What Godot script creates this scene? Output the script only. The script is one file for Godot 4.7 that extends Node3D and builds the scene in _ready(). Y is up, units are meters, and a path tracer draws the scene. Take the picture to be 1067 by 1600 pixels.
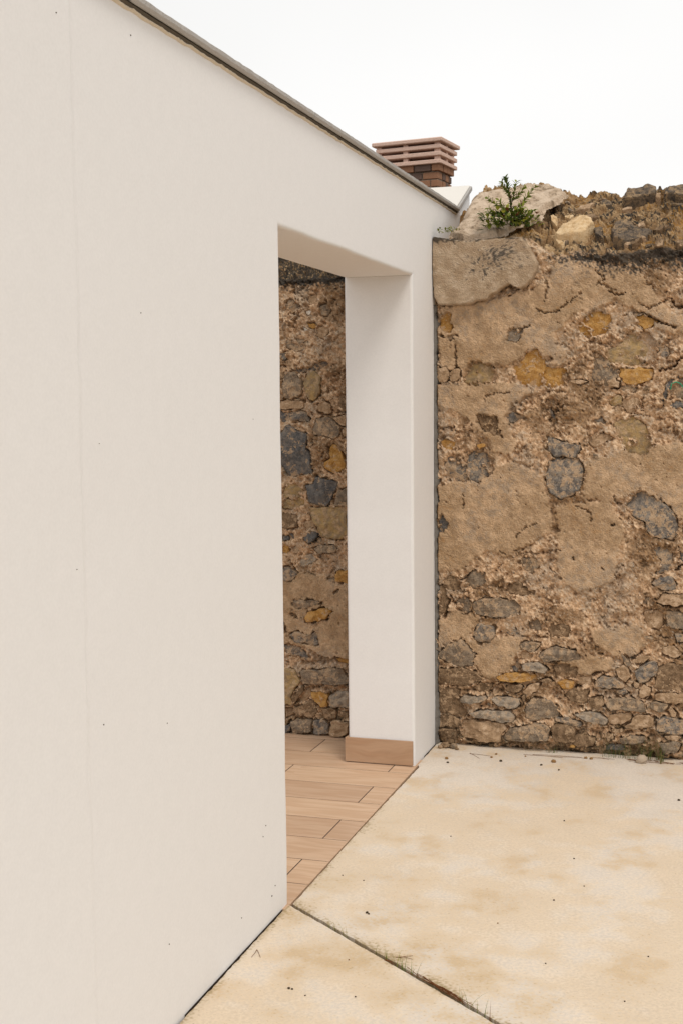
extends Node3D
# An old rubble wall with flaking render, a white plastered wall with a doorway, concrete paving, wood-look floor tiles, a clay chimney behind.
# x: away from the white wall's face (x = 0); z: along it, the stone wall's face stands at z = -5.884; y up, metres.

const WZ := -5.884        # face of the stone wall
const ZN := -3.826        # jamb of the doorway nearer to the yard
const ZF := -5.475        # far jamb
const DH := 2.152         # height of the doorway
const TH := 0.304         # thickness of the white wall
const TILT := 0.5655      # slope of the stone wall's top
const CELL := 0.0045

var rng := RandomNumberGenerator.new()
var used := {}
var mats := {}
var na: FastNoiseLite
var nb: FastNoiseLite
var nc: FastNoiseLite
var nd: FastNoiseLite
var ne: FastNoiseLite
var nf: FastNoiseLite
var ng: FastNoiseLite
var nh: FastNoiseLite
var ni: FastNoiseLite
var nk: FastNoiseLite
var normal_rough: ImageTexture
var normal_fine: ImageTexture
const STONES := [
	["o",10,[32,2015,74,2019,83,1975,74,1926,40,1911,29,1955]],["b",8,[57,1910,85,1926,99,1909,74,1893]],["p",8,[341,1919,379,1934,417,1928,412,1901,374,1875,341,1884]],
	["o",10,[656,1943,703,1994,724,2004,766,1993,797,1997,795,1944,772,1908,746,1888,704,1889,661,1911]],["o",8,[907,1973,943,1977,999,1949,974,1929,943,1909,922,1936]],["b",6,[896,1991,942,1987,922,1975,896,1978]],
	["q",14,[778,1818,830,1849,892,1894,954,1903,990,1876,998,1813,991,1751,924,1760,882,1761,851,1758,820,1770,783,1791]],["o",16,[846,1745,924,1749,986,1740,971,1693,914,1670,873,1679,836,1716]],
	["b",8,[1005,1839,1046,1839,1052,1807,1027,1776,1011,1803]],["q",10,[127,1722,175,1782,230,1781,275,1772,294,1741,280,1698,236,1696,203,1683,158,1692,130,1700]],
	["o",8,[363,1767,412,1799,461,1841,488,1824,510,1765,502,1722,488,1671,412,1680,379,1702]],["o",10,[512,1759,574,1755,612,1752,615,1693,575,1672,494,1671,504,1716]],["t",16,[17,1768,57,1767,71,1734,57,1701,17,1696]],
	["t",16,[77,1751,124,1758,124,1717,102,1698,76,1712]],["b",8,[330,1534,352,1561,396,1547,423,1539,391,1523,352,1512]],["n",8,[197,1540,225,1546,280,1534,302,1491,314,1447,269,1458,230,1480,214,1491]],
	["o",12,[27,1414,50,1436,95,1425,90,1392,56,1378]],["b",14,[56,1353,95,1364,129,1353,149,1292,151,1242,101,1236,55,1253,44,1303]],["b",12,[157,1359,185,1381,241,1370,275,1337,269,1288,241,1260,202,1237,163,1248,157,1315]],
	["b",8,[526,1571,553,1549,559,1522,537,1533]],["b",16,[524,1446,578,1430,626,1414,666,1409,669,1382,637,1349,600,1354,557,1354,524,1387]],["b",22,[531,1332,594,1353,666,1344,686,1295,675,1232,646,1188,580,1164,531,1193,514,1257]],
	["g",14,[720,1814,778,1802,809,1759,836,1732,828,1711,789,1675,768,1664,731,1670,705,1703,720,1745]],["t",18,[784,1691,820,1706,839,1690,836,1664,805,1664]],["g",14,[842,1666,873,1676,914,1663,904,1642,852,1642]],
	["t",16,[620,1699,667,1700,705,1692,673,1681,636,1687]],["q",12,[790,1600,821,1627,852,1626,847,1584,811,1584]],["t",14,[855,1610,894,1621,925,1610,920,1562,884,1547,853,1573]],
	["q",12,[822,1499,853,1520,905,1531,942,1504,973,1435,979,1409,958,1371,917,1363,875,1382,854,1414,849,1440,822,1457]],["b",6,[727,1521,764,1531,775,1505,748,1510]],
	["t",8,[706,1446,733,1467,780,1457,812,1441,749,1403,728,1400,706,1419]],["d",6,[1018,1598,1028,1635,1048,1687,1088,1715,1094,1705,1058,1671,1043,1624,1031,1593]],
	["g",14,[1058,1676,1112,1699,1170,1685,1171,1612,1113,1618,1059,1613]],["d",6,[1029,1582,1080,1598,1130,1597,1171,1586,1171,1571,1080,1571]],["d",10,[12,1067,43,1085,60,1052,54,1018,20,1000]],
	["g",8,[391,881,436,898,485,889,480,844,452,827,419,837]],["n",14,[31,786,77,802,122,778,111,744,71,731,36,747]],["g",12,[139,762,173,824,224,826,241,782,224,759,185,746]],
	["n",10,[331,734,347,774,381,786,419,754,463,744,458,722,403,720,370,724]],
	["b",20,[887,1163,929,1201,960,1206,981,1185,1033,1159,1075,1117,1096,1065,1096,1022,1081,987,1035,994,983,1009,962,1030,951,1073,919,1083,898,1104,877,1136]],
	["b",14,[978,934,1009,959,1066,958,1072,894,1067,861,1036,844,1000,833,1031,871,1025,914,999,918]],["b",16,[987,794,1011,822,1067,829,1088,808,1089,771,1053,759,1006,779]],["d",10,[1107,937,1148,949,1149,885,1108,889]],
	["n",10,[19,741,42,753,59,685,42,628,13,599]],["g",22,[179,678,235,700,303,705,370,697,400,675,397,636,347,615,291,610,247,616,196,623,176,650]],["g",14,[99,676,145,705,170,684,170,633,139,618,105,642]],
	["b",20,[184,532,207,584,241,580,280,570,280,525,258,496,213,488,184,509]],["b",10,[331,544,375,563,398,541,370,532,342,533]],["g",12,[436,599,480,612,497,585,480,551,447,555]],
	["n",12,[530,592,583,588,628,579,617,535,583,533,535,536]],["g",16,[398,497,453,510,497,501,470,467,437,459,403,475]],["t",14,[403,452,437,457,459,438,442,421,409,425]],
	["g",26,[18,434,59,475,122,507,150,480,184,442,178,385,121,376,64,390,24,405]],["n",18,[18,359,127,371,184,357,224,325,201,304,121,282,18,282]],["o",24,[286,334,336,356,437,364,481,350,484,328,415,318,348,315,303,318]],
	["p",26,[403,396,437,415,492,412,528,386,514,366,464,371,414,374]],["n",20,[487,328,531,347,553,331,525,319]],["n",22,[342,292,381,308,415,304,404,278,370,265,336,274]],["b",14,[359,388,381,406,398,385,387,362,364,366]],
	["g",24,[481,445,525,480,583,489,655,476,677,438,629,424,583,428,508,418]],["n",12,[167,276,212,299,269,299,252,264,201,258]],["t",16,[415,273,431,305,492,317,476,282,437,252]],
	["n",10,[17,265,110,270,115,199,167,173,127,131,69,150,17,153]],["p",26,[115,222,132,243,178,237,235,243,249,230,212,210,155,204,121,205]],["p",28,[269,231,292,246,359,248,398,239,401,211,370,189,325,195,286,209]],
	["p",10,[238,198,249,210,260,199,252,190]],["n",18,[406,250,426,263,426,229,406,205]],["p",30,[161,156,212,171,280,181,348,179,376,158,370,130,325,124,258,134,184,140]],
	["t",26,[127,117,178,129,258,125,325,112,342,97,311,63,311,29,223,20,184,32,126,39]],["g",40,[320,58,353,100,426,116,471,133,531,134,540,107,534,56,471,46,382,43,325,44]],["n",14,[11,60,57,75,112,55,98,26,28,21]],
	["n",14,[11,124,69,139,121,113,115,79,57,83,11,72]],["g",20,[431,224,465,248,520,246,580,210,578,165,526,156,471,139,432,142,420,184]],["n",24,[548,124,585,138,646,125,658,53,585,45,548,63]],
	["g",28,[799,262,852,271,905,274,964,256,964,215,917,215,863,219,805,208,789,229]],["n",18,[718,260,778,278,786,228,756,213,719,224]],["o",26,[571,327,615,341,650,331,642,303,593,300]],
	["b",22,[739,347,788,372,830,358,873,333,873,319,820,313,777,311,740,320]],["b",16,[831,303,873,311,895,296,863,285,831,289]],["t",22,[830,402,862,425,894,394,907,362,878,349,841,369]],["g",18,[851,479,888,449,904,422,878,421]],
	["t",20,[913,357,931,341,931,320,913,324]],["t",22,[932,309,958,337,989,323,984,284,948,271,932,287]],["b",18,[910,395,936,413,978,448,1014,439,1015,390,979,355,937,342,918,374]],["t",16,[904,444,956,468,988,464,957,436,915,428]],
	["g",22,[1048,675,1124,670,1167,661,1168,602,1091,594,1054,614]],["t",30,[1004,714,1037,753,1123,751,1166,741,1166,709,1089,698,1038,702]],["g",14,[944,723,975,735,999,709,991,681,960,685]],
	["t",14,[955,664,1012,674,1041,662,1036,613,1018,590,966,594]],["t",18,[1040,510,1081,518,1123,482,1092,459,1040,478]],["b",16,[1091,572,1142,574,1143,531,1096,535]],
	["n",18,[1020,412,1056,441,1127,433,1170,425,1171,322,1128,317,1042,318,1000,329]],["t",22,[1000,291,1042,307,1128,309,1171,301,1172,268,1094,258,1016,267]],["g",20,[990,255,1042,263,1066,251,1056,223,1017,215,990,236]],
	["t",18,[1061,226,1079,241,1110,210,1100,193,1069,208]],["b",26,[1012,182,1053,198,1130,190,1188,188,1189,134,1131,124,1059,120,1017,133]],["p",24,[648,181,697,201,767,194,797,168,789,146,741,143,687,161]],
	["b",20,[561,164,627,166,684,147,679,127,621,135,561,148]],["t",18,[800,185,842,202,906,206,901,175,864,145,811,147]],["t",22,[911,192,980,202,1006,182,991,148,960,135,907,131,869,137,906,164]],
	["n",18,[816,125,864,129,864,115,822,112]],["g",22,[854,84,907,104,960,102,960,74,918,60,865,62]],["t",22,[1044,108,1085,119,1127,111,1112,90,1060,92]],["g",26,[1028,74,1086,91,1122,75,1107,36,1045,25]],
	["n",18,[649,81,703,101,741,76,736,37,671,29,644,47]],["n",16,[789,101,822,109,832,82,800,63]],["d",14,[795,49,865,54,876,30,795,24]],["t",12,[664,351,723,360,723,324,669,321]],
	["n",14,[560,410,626,408,661,387,650,348,593,345,560,343]],["n",16,[648,298,713,307,713,263,697,240,632,239,599,273]],["b",14,[-758,1843,-725,1846,-722,1815,-754,1803]],
	["b",10,[-706,1777,-673,1788,-645,1776,-597,1783,-564,1801,-524,1804,-521,1785,-557,1767,-597,1764,-637,1757,-678,1758]],["w",14,[-643,1969,-622,1972,-603,1953,-627,1948]],["w",12,[-626,2044,-605,2054,-594,2039,-610,2025]],
	["w",12,[-475,1964,-447,1969,-443,1960,-455,1949]],["o",10,[-618,1987,-586,1990,-566,1971,-591,1960,-615,1964]],["t",10,[-609,2115,-573,2117,-561,2091,-573,2068,-601,2073]],
	["g",12,[-557,2068,-521,2074,-498,2044,-514,2022,-546,2023]],["g",10,[-722,2096,-673,2102,-657,2064,-690,2042,-726,2058]],["t",14,[-578,1963,-522,1977,-507,1943,-539,1914,-575,1926]],
	["g",12,[-724,1907,-663,1920,-619,1897,-632,1859,-684,1857,-721,1872]],["g",26,[-736,1640,-744,1694,-731,1755,-678,1758,-646,1708,-643,1662,-663,1634,-704,1632]],
	["q",24,[-632,1700,-613,1753,-577,1760,-549,1729,-550,1672,-566,1635,-599,1618,-623,1639]],["t",18,[-563,1604,-534,1623,-503,1604,-495,1562,-527,1558,-563,1566]],["d",14,[-758,1570,-719,1566,-719,1525,-758,1522]],
	["b",16,[-713,1560,-668,1569,-636,1567,-604,1532,-612,1523,-656,1525,-705,1525]],["d",28,[-759,1456,-718,1510,-677,1487,-617,1460,-624,1395,-606,1372,-595,1272,-652,1268,-713,1256,-741,1287,-761,1329,-760,1399]],
	["d",22,[-632,1215,-595,1224,-579,1261,-547,1254,-507,1246,-475,1235,-477,1197,-499,1158,-524,1120,-580,1123,-621,1141,-628,1180]],["g",18,[-463,1197,-427,1209,-391,1205,-392,1122,-492,1120,-483,1159]],
	["g",22,[-596,1479,-576,1532,-527,1545,-495,1530,-456,1494,-452,1463,-488,1443,-544,1452,-589,1458]],["t",20,[-491,1539,-428,1554,-424,1497,-456,1505]],["t",18,[-446,1482,-420,1486,-421,1442,-443,1446]],
	["o",16,[-538,1326,-505,1349,-513,1399,-489,1414,-461,1399,-438,1353,-434,1304,-458,1281,-498,1277,-534,1300]],["q",14,[-751,1179,-726,1225,-681,1218,-649,1187,-653,1160,-702,1156,-743,1152]],
	["n",14,[-462,1649,-422,1678,-420,1569,-467,1567]],["t",16,[-757,1621,-712,1623,-631,1619,-635,1586,-704,1579,-758,1579]],["q",14,[-760,1140,-702,1150,-653,1153,-649,1122,-695,1102,-756,1105]],
	["q",16,[-613,1107,-532,1114,-424,1113,-421,991,-453,960,-518,958,-558,981,-586,1023,-609,1072]],["d",32,[-643,963,-615,987,-582,996,-568,984,-578,957,-615,943,-635,948]],["d",14,[-758,969,-729,965,-725,950,-754,942]],
	["d",10,[-725,985,-709,985,-680,955,-705,958]],["o",14,[-759,926,-730,926,-722,896,-735,882,-759,883]],["g",10,[-705,911,-685,924,-677,904,-693,885]],["g",16,[-578,957,-562,965,-548,950,-558,940,-577,942]],
	["g",26,[-595,914,-567,932,-494,930,-474,921,-482,898,-518,893,-575,888]],["b",12,[-583,876,-551,884,-523,866,-543,850]],["b",18,[-756,809,-735,829,-691,799,-682,787,-707,759,-732,745,-757,766]],
	["o",18,[-487,801,-455,814,-419,811,-420,749,-456,748,-488,762]],["t",14,[-520,788,-495,816,-494,774,-528,769]],["p",14,[-669,854,-624,879,-584,868,-600,840,-645,824,-666,827]],
	["g",22,[-717,645,-680,666,-627,661,-586,658,-562,651,-603,634,-648,625,-705,615]],["o",26,[-648,574,-628,602,-570,624,-530,625,-503,611,-538,574,-587,557,-636,555]],
	["n",16,[-761,1081,-695,1075,-675,1048,-671,1013,-721,1004,-762,1015]],["t",14,[-647,1037,-606,1053,-577,1038,-598,1015,-639,1006]],["n",12,[-722,592,-685,590,-685,580,-710,577]],
	["b",20,[-724,488,-703,505,-662,503,-612,493,-600,509,-588,490,-574,448,-601,443,-642,452,-695,454]],["b",14,[-753,428,-695,434,-650,405,-610,371,-643,366,-667,384,-717,382,-746,400]],
	["q",24,[-763,312,-726,326,-693,312,-667,274,-679,242,-719,188,-712,145,-758,138,-773,197]],["n",20,[-711,184,-682,218,-653,243,-657,211,-695,161,-708,145]],
	["g",36,[-672,313,-652,322,-582,326,-508,345,-452,333,-424,295,-424,264,-501,256,-652,251,-664,282]],["o",22,[-618,212,-575,218,-528,201,-529,144,-568,145,-596,167]],
	["p",24,[-524,201,-477,220,-421,225,-417,143,-470,144,-523,148]],["n",22,[-566,136,-527,140,-486,131,-487,95,-532,75,-548,91]],["n",16,[-470,128,-430,126,-430,103,-466,105]],
	["t",36,[-519,70,-479,84,-422,80,-422,29,-455,7,-508,-1,-524,14,-516,42]],["g",28,[-721,60,-675,77,-611,74,-612,20,-656,9,-705,0,-717,29]],["b",22,[-605,72,-560,83,-528,61,-528,14,-577,5,-606,9]],
	["d",16,[-759,30,-725,52,-720,5,-759,-2]],["n",18,[-700,125,-616,178,-596,144,-580,117,-617,87,-688,87]],["n",14,[-758,126,-708,129,-708,89,-754,78]],["t",14,[-687,162,-649,212,-624,237,-618,194,-666,159]],
	["o",10,[-500,381,-439,392,-427,361,-476,363]],
]
const TOPSTONES := [
	["y",45,[539,117,560,213,601,284,652,317,685,262,701,210,673,114,607,85]],["y",20,[499,258,501,335,523,332,534,241]],["y",22,[542,92,580,137,598,98,579,52]],
	["k",40,[783,201,793,262,829,283,869,253,916,185,965,168,944,85,862,70,808,88]],["k",50,[806,493,821,586,877,585,919,606,961,566,960,493,885,470,841,476]],["k",45,[993,482,1000,547,1042,582,1078,590,1124,570,1128,477,1048,468]],
	["t",22,[958,526,979,537,982,483,960,486]],["y",22,[835,282,867,278,869,247,843,243]],["k",26,[701,494,732,517,763,486,732,457]],["t",24,[590,429,635,476,679,483,658,420]],["n",22,[634,384,687,403,708,361,666,341]],
	["k",24,[703,197,737,231,752,130,721,121]],["t",20,[889,276,920,285,923,247,896,250]],
]
const PATCHES := [
	[35,2042,244,2064,462,2114,534,2168,562,2251,759,2209,925,2153,1036,2010,1110,1953,1198,1936,1199,1881,1010,1914,927,1986,816,2045,718,2006,648,2000,557,1912,569,1797,506,1799,471,1842,419,1829,361,1773,288,1780,184,1785,130,1754,109,1719,19,1697,23,1984],
	[13,1685,184,1694,361,1692,463,1641,361,1599,332,1541,376,1425,362,1352,273,1381,258,1439,199,1469,124,1557,64,1573,12,1588],[11,1217,63,1232,243,1293,362,1337,508,1265,537,1135,538,1018,332,896,243,923,122,830,10,827],
	[694,1338,932,1396,1116,1424,1232,1424,1237,1032,1045,1113,934,1211,822,1153,681,1166],[566,1135,794,1167,865,1053,838,909,825,793,654,743,567,814],
	[15,616,107,649,198,608,167,501,243,505,451,559,407,482,348,359,243,324,167,410,106,498,14,464],[727,571,939,609,954,508,913,448,813,457,727,527],[569,431,813,457,828,400,714,364,598,373],
	[-899,753,-666,792,-439,783,-313,664,-315,355,-508,377,-671,431,-903,484],[558,1855,603,1839,609,1797,581,1763,529,1770],
]
const CRACKS := [
	[9,[346,1933,401,1931,444,1949]],[7,[503,2155,522,2122,503,2048]],[7,[466,2018,503,2000,573,2004]],[7,[554,1999,607,2040,668,2085]],[9,[789,2092,828,2069,864,2078]],[11,[901,1988,953,1982,1004,1949,1076,1921]],
	[13,[1054,2051,1075,2014,1109,2008]],[7,[728,2178,775,2144,744,2125,817,2091]],[7,[921,2030,963,2007,998,2022,1054,2051]],[12,[6,1691,68,1709]],[8,[68,1756,71,1712]],[9,[97,1865,102,1761]],[8,[33,1486,90,1491]],
	[7,[230,1606,241,1633,280,1646,346,1648]],[13,[800,1658,836,1662]],[8,[936,1546,936,1610,946,1620]],[13,[1012,1737,1078,1752,1098,1785,1118,1790]],[8,[555,1643,588,1651]],[9,[942,1509,979,1430]],[9,[557,1352,637,1346]],
	[6,[375,988,424,1036,479,1056]],[16,[122,778,173,824]],[6,[297,923,336,907]],[6,[380,914,490,916,581,935]],[8,[134,1187,137,1114]],[22,[31,758,59,668,42,605]],[12,[71,708,93,664]],[14,[303,309,381,308]],[12,[179,521,213,483]],
	[8,[403,531,492,532,519,525]],[13,[723,363,750,381,793,386]],[13,[899,455,946,479]],[9,[799,307,873,316]],[16,[974,267,990,279]],[10,[167,136,258,128,348,120]],[16,[1088,851,1122,884]],[14,[1001,725,1017,704,1053,697,1124,700]],
	[13,[668,520,690,505]],[16,[648,303,675,313]],[10,[749,469,768,467]],[9,[1024,564,1039,548,1070,555]],[14,[-471,1564,-428,1565]],[8,[-559,1556,-503,1554]],[9,[-492,1528,-452,1501,-428,1493]],[12,[-723,849,-682,795]],
	[11,[-759,1786,-730,1789]],[18,[-750,542,-748,495]],[12,[-492,700,-472,718]],[7,[-641,796,-589,786]],[8,[-493,785,-492,751]],[9,[639,904,645,888]],[9,[763,864,774,848]],[9,[841,1084,849,1079]],[8,[822,1183,824,1157,861,1141]],
	[7,[649,1138,713,1107,719,1069]],
]
const CAP := [
	[87,177,82,375,94,468,162,496,254,505,345,559,440,546,545,428,513,347,454,270,459,167,404,140,345,106,319,43,227,14,124,12,67,57],
]
const SLAB := [
	[-1,2326,1,2358,159,2332,269,2333,378,2338,411,2339,433,2307,460,2263,479,2225,476,2188,455,2146,422,2115,395,2111,357,2134,330,2119,264,2083,258,2067,203,2061,186,2051,103,2045,24,2050,7,2086,-2,2201],
]

# ---------------------------------------------------------------- helpers
func numbered(called: String) -> String:
	var n: int = used.get(called, 0)
	used[called] = n + 1
	return called if n == 0 else "%s_%03d" % [called, n]

func thing(called: String, label: String, category: String, at := Vector3.ZERO, group := "") -> Node3D:
	var o := Node3D.new()
	o.name = numbered(called)
	add_child(o)
	o.position = at
	tag(o, label, category, group)
	return o

func tag(o: Node, label: String, category: String, group := "") -> void:
	o.set_meta("label", label)
	o.set_meta("category", category)
	if group != "":
		o.set_meta("group", group)

func part(called: String, mesh: Mesh, m: Material, parent: Node, at := Vector3.ZERO) -> MeshInstance3D:
	var o := MeshInstance3D.new()
	o.name = called
	o.mesh = mesh
	o.material_override = m
	o.position = at
	parent.add_child(o, true)
	return o

func single(called: String, mesh: Mesh, m: Material, at: Vector3, label: String, category: String, group := "") -> MeshInstance3D:
	var o := MeshInstance3D.new()
	o.name = numbered(called)
	o.mesh = mesh
	o.material_override = m
	o.position = at
	add_child(o)
	tag(o, label, category, group)
	return o

func structure(called: String, mesh: Mesh, m: Material) -> MeshInstance3D:
	var o := MeshInstance3D.new()
	o.name = numbered(called)
	o.mesh = mesh
	o.material_override = m
	add_child(o)
	o.set_meta("kind", "structure")
	return o

func noise(kind: int, freq: float, oct: int, sd: int, ridged := false) -> FastNoiseLite:
	var n := FastNoiseLite.new()
	n.noise_type = kind as FastNoiseLite.NoiseType
	n.frequency = freq
	n.seed = sd
	n.fractal_type = FastNoiseLite.FRACTAL_NONE if oct < 2 else (FastNoiseLite.FRACTAL_RIDGED if ridged else FastNoiseLite.FRACTAL_FBM)
	n.fractal_octaves = oct
	return n

func cells(freq: float, sd: int) -> FastNoiseLite:          # one value for each irregular lump
	var n := noise(FastNoiseLite.TYPE_CELLULAR, freq, 1, sd)
	n.cellular_return_type = FastNoiseLite.RETURN_CELL_VALUE
	n.domain_warp_enabled = true
	n.domain_warp_amplitude = 0.6 / freq
	n.domain_warp_frequency = freq * 1.2
	n.domain_warp_fractal_octaves = 2
	return n

func lin(r: float, g: float, b: float) -> Color:
	return Color(r, g, b).linear_to_srgb()

func grid(nx: int, ny: int, p: PackedVector3Array, c: PackedColorArray, out_dir: Vector3, uv := PackedVector2Array(), keep := PackedByteArray()) -> ArrayMesh:
	var sum := 0.0
	var hop := maxi(1, p.size() / 4000)
	for k in range(0, p.size() - nx - 1, hop):
		if k % nx < nx - 1:
			sum += (p[k + 1] - p[k]).cross(p[k + nx] - p[k]).dot(out_dir)
	var turn := sum > 0.0
	var nrm := PackedVector3Array()
	nrm.resize(p.size())
	for j in ny:
		var j0 := maxi(j - 1, 0) * nx
		var j1 := mini(j + 1, ny - 1) * nx
		for i in nx:
			var k := j * nx + i
			var n := (p[j * nx + mini(i + 1, nx - 1)] - p[j * nx + maxi(i - 1, 0)]).cross(p[j1 + i] - p[j0 + i]).normalized()
			nrm[k] = n if n.length_squared() > 0.5 else (out_dir.normalized() if sum > 0.0 else -out_dir.normalized())
	var idx := PackedInt32Array()
	idx.resize((nx - 1) * (ny - 1) * 6)
	var w := 0
	var sifted := keep.size() > 0
	for j in ny - 1:
		for i in nx - 1:
			var k := j * nx + i
			if sifted and keep[k] == 0:
				continue
			if turn:
				idx[w] = k; idx[w + 1] = k + nx; idx[w + 2] = k + 1
				idx[w + 3] = k + 1; idx[w + 4] = k + nx; idx[w + 5] = k + nx + 1
			else:
				idx[w] = k; idx[w + 1] = k + 1; idx[w + 2] = k + nx
				idx[w + 3] = k + 1; idx[w + 4] = k + nx + 1; idx[w + 5] = k + nx
			w += 6
	idx.resize(w)
	if not turn:
		for k in nrm.size():
			nrm[k] = -nrm[k]
	var a := []
	a.resize(Mesh.ARRAY_MAX)
	a[Mesh.ARRAY_VERTEX] = p
	a[Mesh.ARRAY_NORMAL] = nrm
	if c.size() > 0:
		a[Mesh.ARRAY_COLOR] = c
	if uv.size() > 0:
		a[Mesh.ARRAY_TEX_UV] = uv
	a[Mesh.ARRAY_INDEX] = idx
	var m := ArrayMesh.new()
	m.add_surface_from_arrays(Mesh.PRIMITIVE_TRIANGLES, a)
	return m

func mb() -> SurfaceTool:
	var st := SurfaceTool.new()
	st.begin(Mesh.PRIMITIVE_TRIANGLES)
	return st

func face(st: SurfaceTool, pts: Array, centre: Vector3, uvs := []) -> void:
	var n: Vector3 = (pts[1] - pts[0]).cross(pts[2] - pts[0]).normalized()
	var mid := Vector3.ZERO
	for q: Vector3 in pts:
		mid += q / pts.size()
	var order := range(pts.size())
	if n.dot(mid - centre) < 0.0:
		n = -n
	else:
		order.reverse()
	for k in range(1, pts.size() - 1):
		for v in [0, k, k + 1]:
			st.set_normal(n)
			if uvs.size() > 0:
				st.set_uv(uvs[order[v]])
			st.add_vertex(pts[order[v]])

func add_box(st: SurfaceTool, lo: Vector3, hi: Vector3, b := 0.0, xf := Transform3D.IDENTITY) -> void:
	var c := xf * ((lo + hi) / 2)
	var p := func(sx: int, sy: int, sz: int, axis: int) -> Vector3:
		var v := Vector3(hi.x if sx > 0 else lo.x, hi.y if sy > 0 else lo.y, hi.z if sz > 0 else lo.z)
		var s := Vector3(sx, sy, sz) * b
		s[axis] = 0.0
		return xf * (v - s)
	for axis in 3:
		for sd in [-1, 1]:
			var q := []
			for e in [[-1, -1], [1, -1], [1, 1], [-1, 1]]:
				var t := [0, 0, 0]
				t[axis] = sd; t[(axis + 1) % 3] = e[0]; t[(axis + 2) % 3] = e[1]
				q.append(p.call(t[0], t[1], t[2], axis))
			face(st, q, c)
	if b <= 0.0:
		return
	for axis in 3:
		var u := (axis + 1) % 3
		var v := (axis + 2) % 3
		for e in [[-1, -1], [1, -1], [1, 1], [-1, 1]]:
			var q := []
			for w in [[-1, u], [1, u], [1, v], [-1, v]]:
				var t := [0, 0, 0]
				t[axis] = w[0]; t[u] = e[0]; t[v] = e[1]
				q.append(p.call(t[0], t[1], t[2], w[1]))
			face(st, q, c)
	for s in [[1, 1, 1], [1, 1, -1], [1, -1, 1], [1, -1, -1], [-1, 1, 1], [-1, 1, -1], [-1, -1, 1], [-1, -1, -1]]:
		face(st, [p.call(s[0], s[1], s[2], 0), p.call(s[0], s[1], s[2], 1), p.call(s[0], s[1], s[2], 2)], c)

func box(lo: Vector3, hi: Vector3, b := 0.0) -> ArrayMesh:
	var st := mb()
	add_box(st, lo, hi, b)
	return st.commit()

func tube(st: SurfaceTool, pts: Array, r0: float, r1: float, sides := 5) -> void:
	var rings := []
	for k in pts.size():
		var d: Vector3 = (pts[mini(k + 1, pts.size() - 1)] - pts[maxi(k - 1, 0)]).normalized()
		var u := d.cross(Vector3(0.31, 0.2, 0.93)).normalized()
		var v := d.cross(u)
		var r := lerpf(r0, r1, float(k) / (pts.size() - 1))
		var ring := []
		for s in sides:
			var a := TAU * s / sides
			ring.append([pts[k] + (u * cos(a) + v * sin(a)) * r, u * cos(a) + v * sin(a)])
		rings.append(ring)
	var e0: Vector3 = rings[0][1][0] - rings[0][0][0]
	var e1: Vector3 = rings[1][0][0] - rings[0][0][0]
	var flip: bool = e0.cross(e1).dot(rings[0][0][1]) < 0.0
	for k in pts.size() - 1:
		for s in sides:
			var t := (s + 1) % sides
			for q in [[k, s], [k, t], [k + 1, s], [k + 1, s], [k, t], [k + 1, t]] if flip else [[k, s], [k + 1, s], [k, t], [k + 1, s], [k + 1, t], [k, t]]:
				st.set_normal(rings[q[0]][q[1]][1])
				st.add_vertex(rings[q[0]][q[1]][0])

func sdf(p: Vector2, poly: PackedVector2Array) -> float:
	var d := 1e9
	var inside := false
	var n := poly.size()
	var b := poly[n - 1]
	for i in n:
		var a := poly[i]
		var e := b - a
		var w := p - a
		d = minf(d, (w - e * clampf(w.dot(e) / e.length_squared(), 0.0, 1.0)).length_squared())
		if (a.y > p.y) != (b.y > p.y) and p.x < e.x * (p.y - a.y) / e.y + a.x:
			inside = not inside
		b = a
	return -sqrt(d) if inside else sqrt(d)

func poly(flat: Array) -> PackedVector2Array:
	var r := PackedVector2Array()
	for i in range(0, flat.size(), 2):
		r.append(Vector2(flat[i], flat[i + 1]) / 1000.0)
	return r

# ---------------------------------------------------------------- textures and materials
func bytes(n: FastNoiseLite, size: int) -> PackedByteArray:
	var im := n.get_seamless_image(size, size)
	im.convert(Image.FORMAT_L8)
	return im.get_data()

func srgb8(v: float) -> int:
	return clampi(int((1.055 * pow(maxf(v, 0.0), 0.41667) - 0.055) * 255.0 + 0.5), 0, 255)

func tex(data: PackedByteArray, w: int, h: int) -> ImageTexture:
	return ImageTexture.create_from_image(Image.create_from_data(w, h, false, Image.FORMAT_RGB8, data))

func normal_from(n: FastNoiseLite, size: int, strength: float) -> ImageTexture:
	var im := n.get_seamless_image(size, size)
	im.convert(Image.FORMAT_RGBA8)
	im.bump_map_to_normal_map(strength)
	return ImageTexture.create_from_image(im)

func mat(rough: float, color := Color.WHITE) -> StandardMaterial3D:
	var m := StandardMaterial3D.new()
	m.albedo_color = color
	m.roughness = rough
	m.metallic_specular = 0.3
	return m

func world_mapped(m: StandardMaterial3D, per_metre: float, normal: Texture2D = null, strength := 1.0) -> StandardMaterial3D:
	m.uv1_triplanar = true
	m.uv1_world_triplanar = true
	m.uv1_scale = Vector3.ONE * per_metre
	if normal:
		m.normal_enabled = true
		m.normal_texture = normal
		m.normal_scale = strength
	return m

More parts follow.
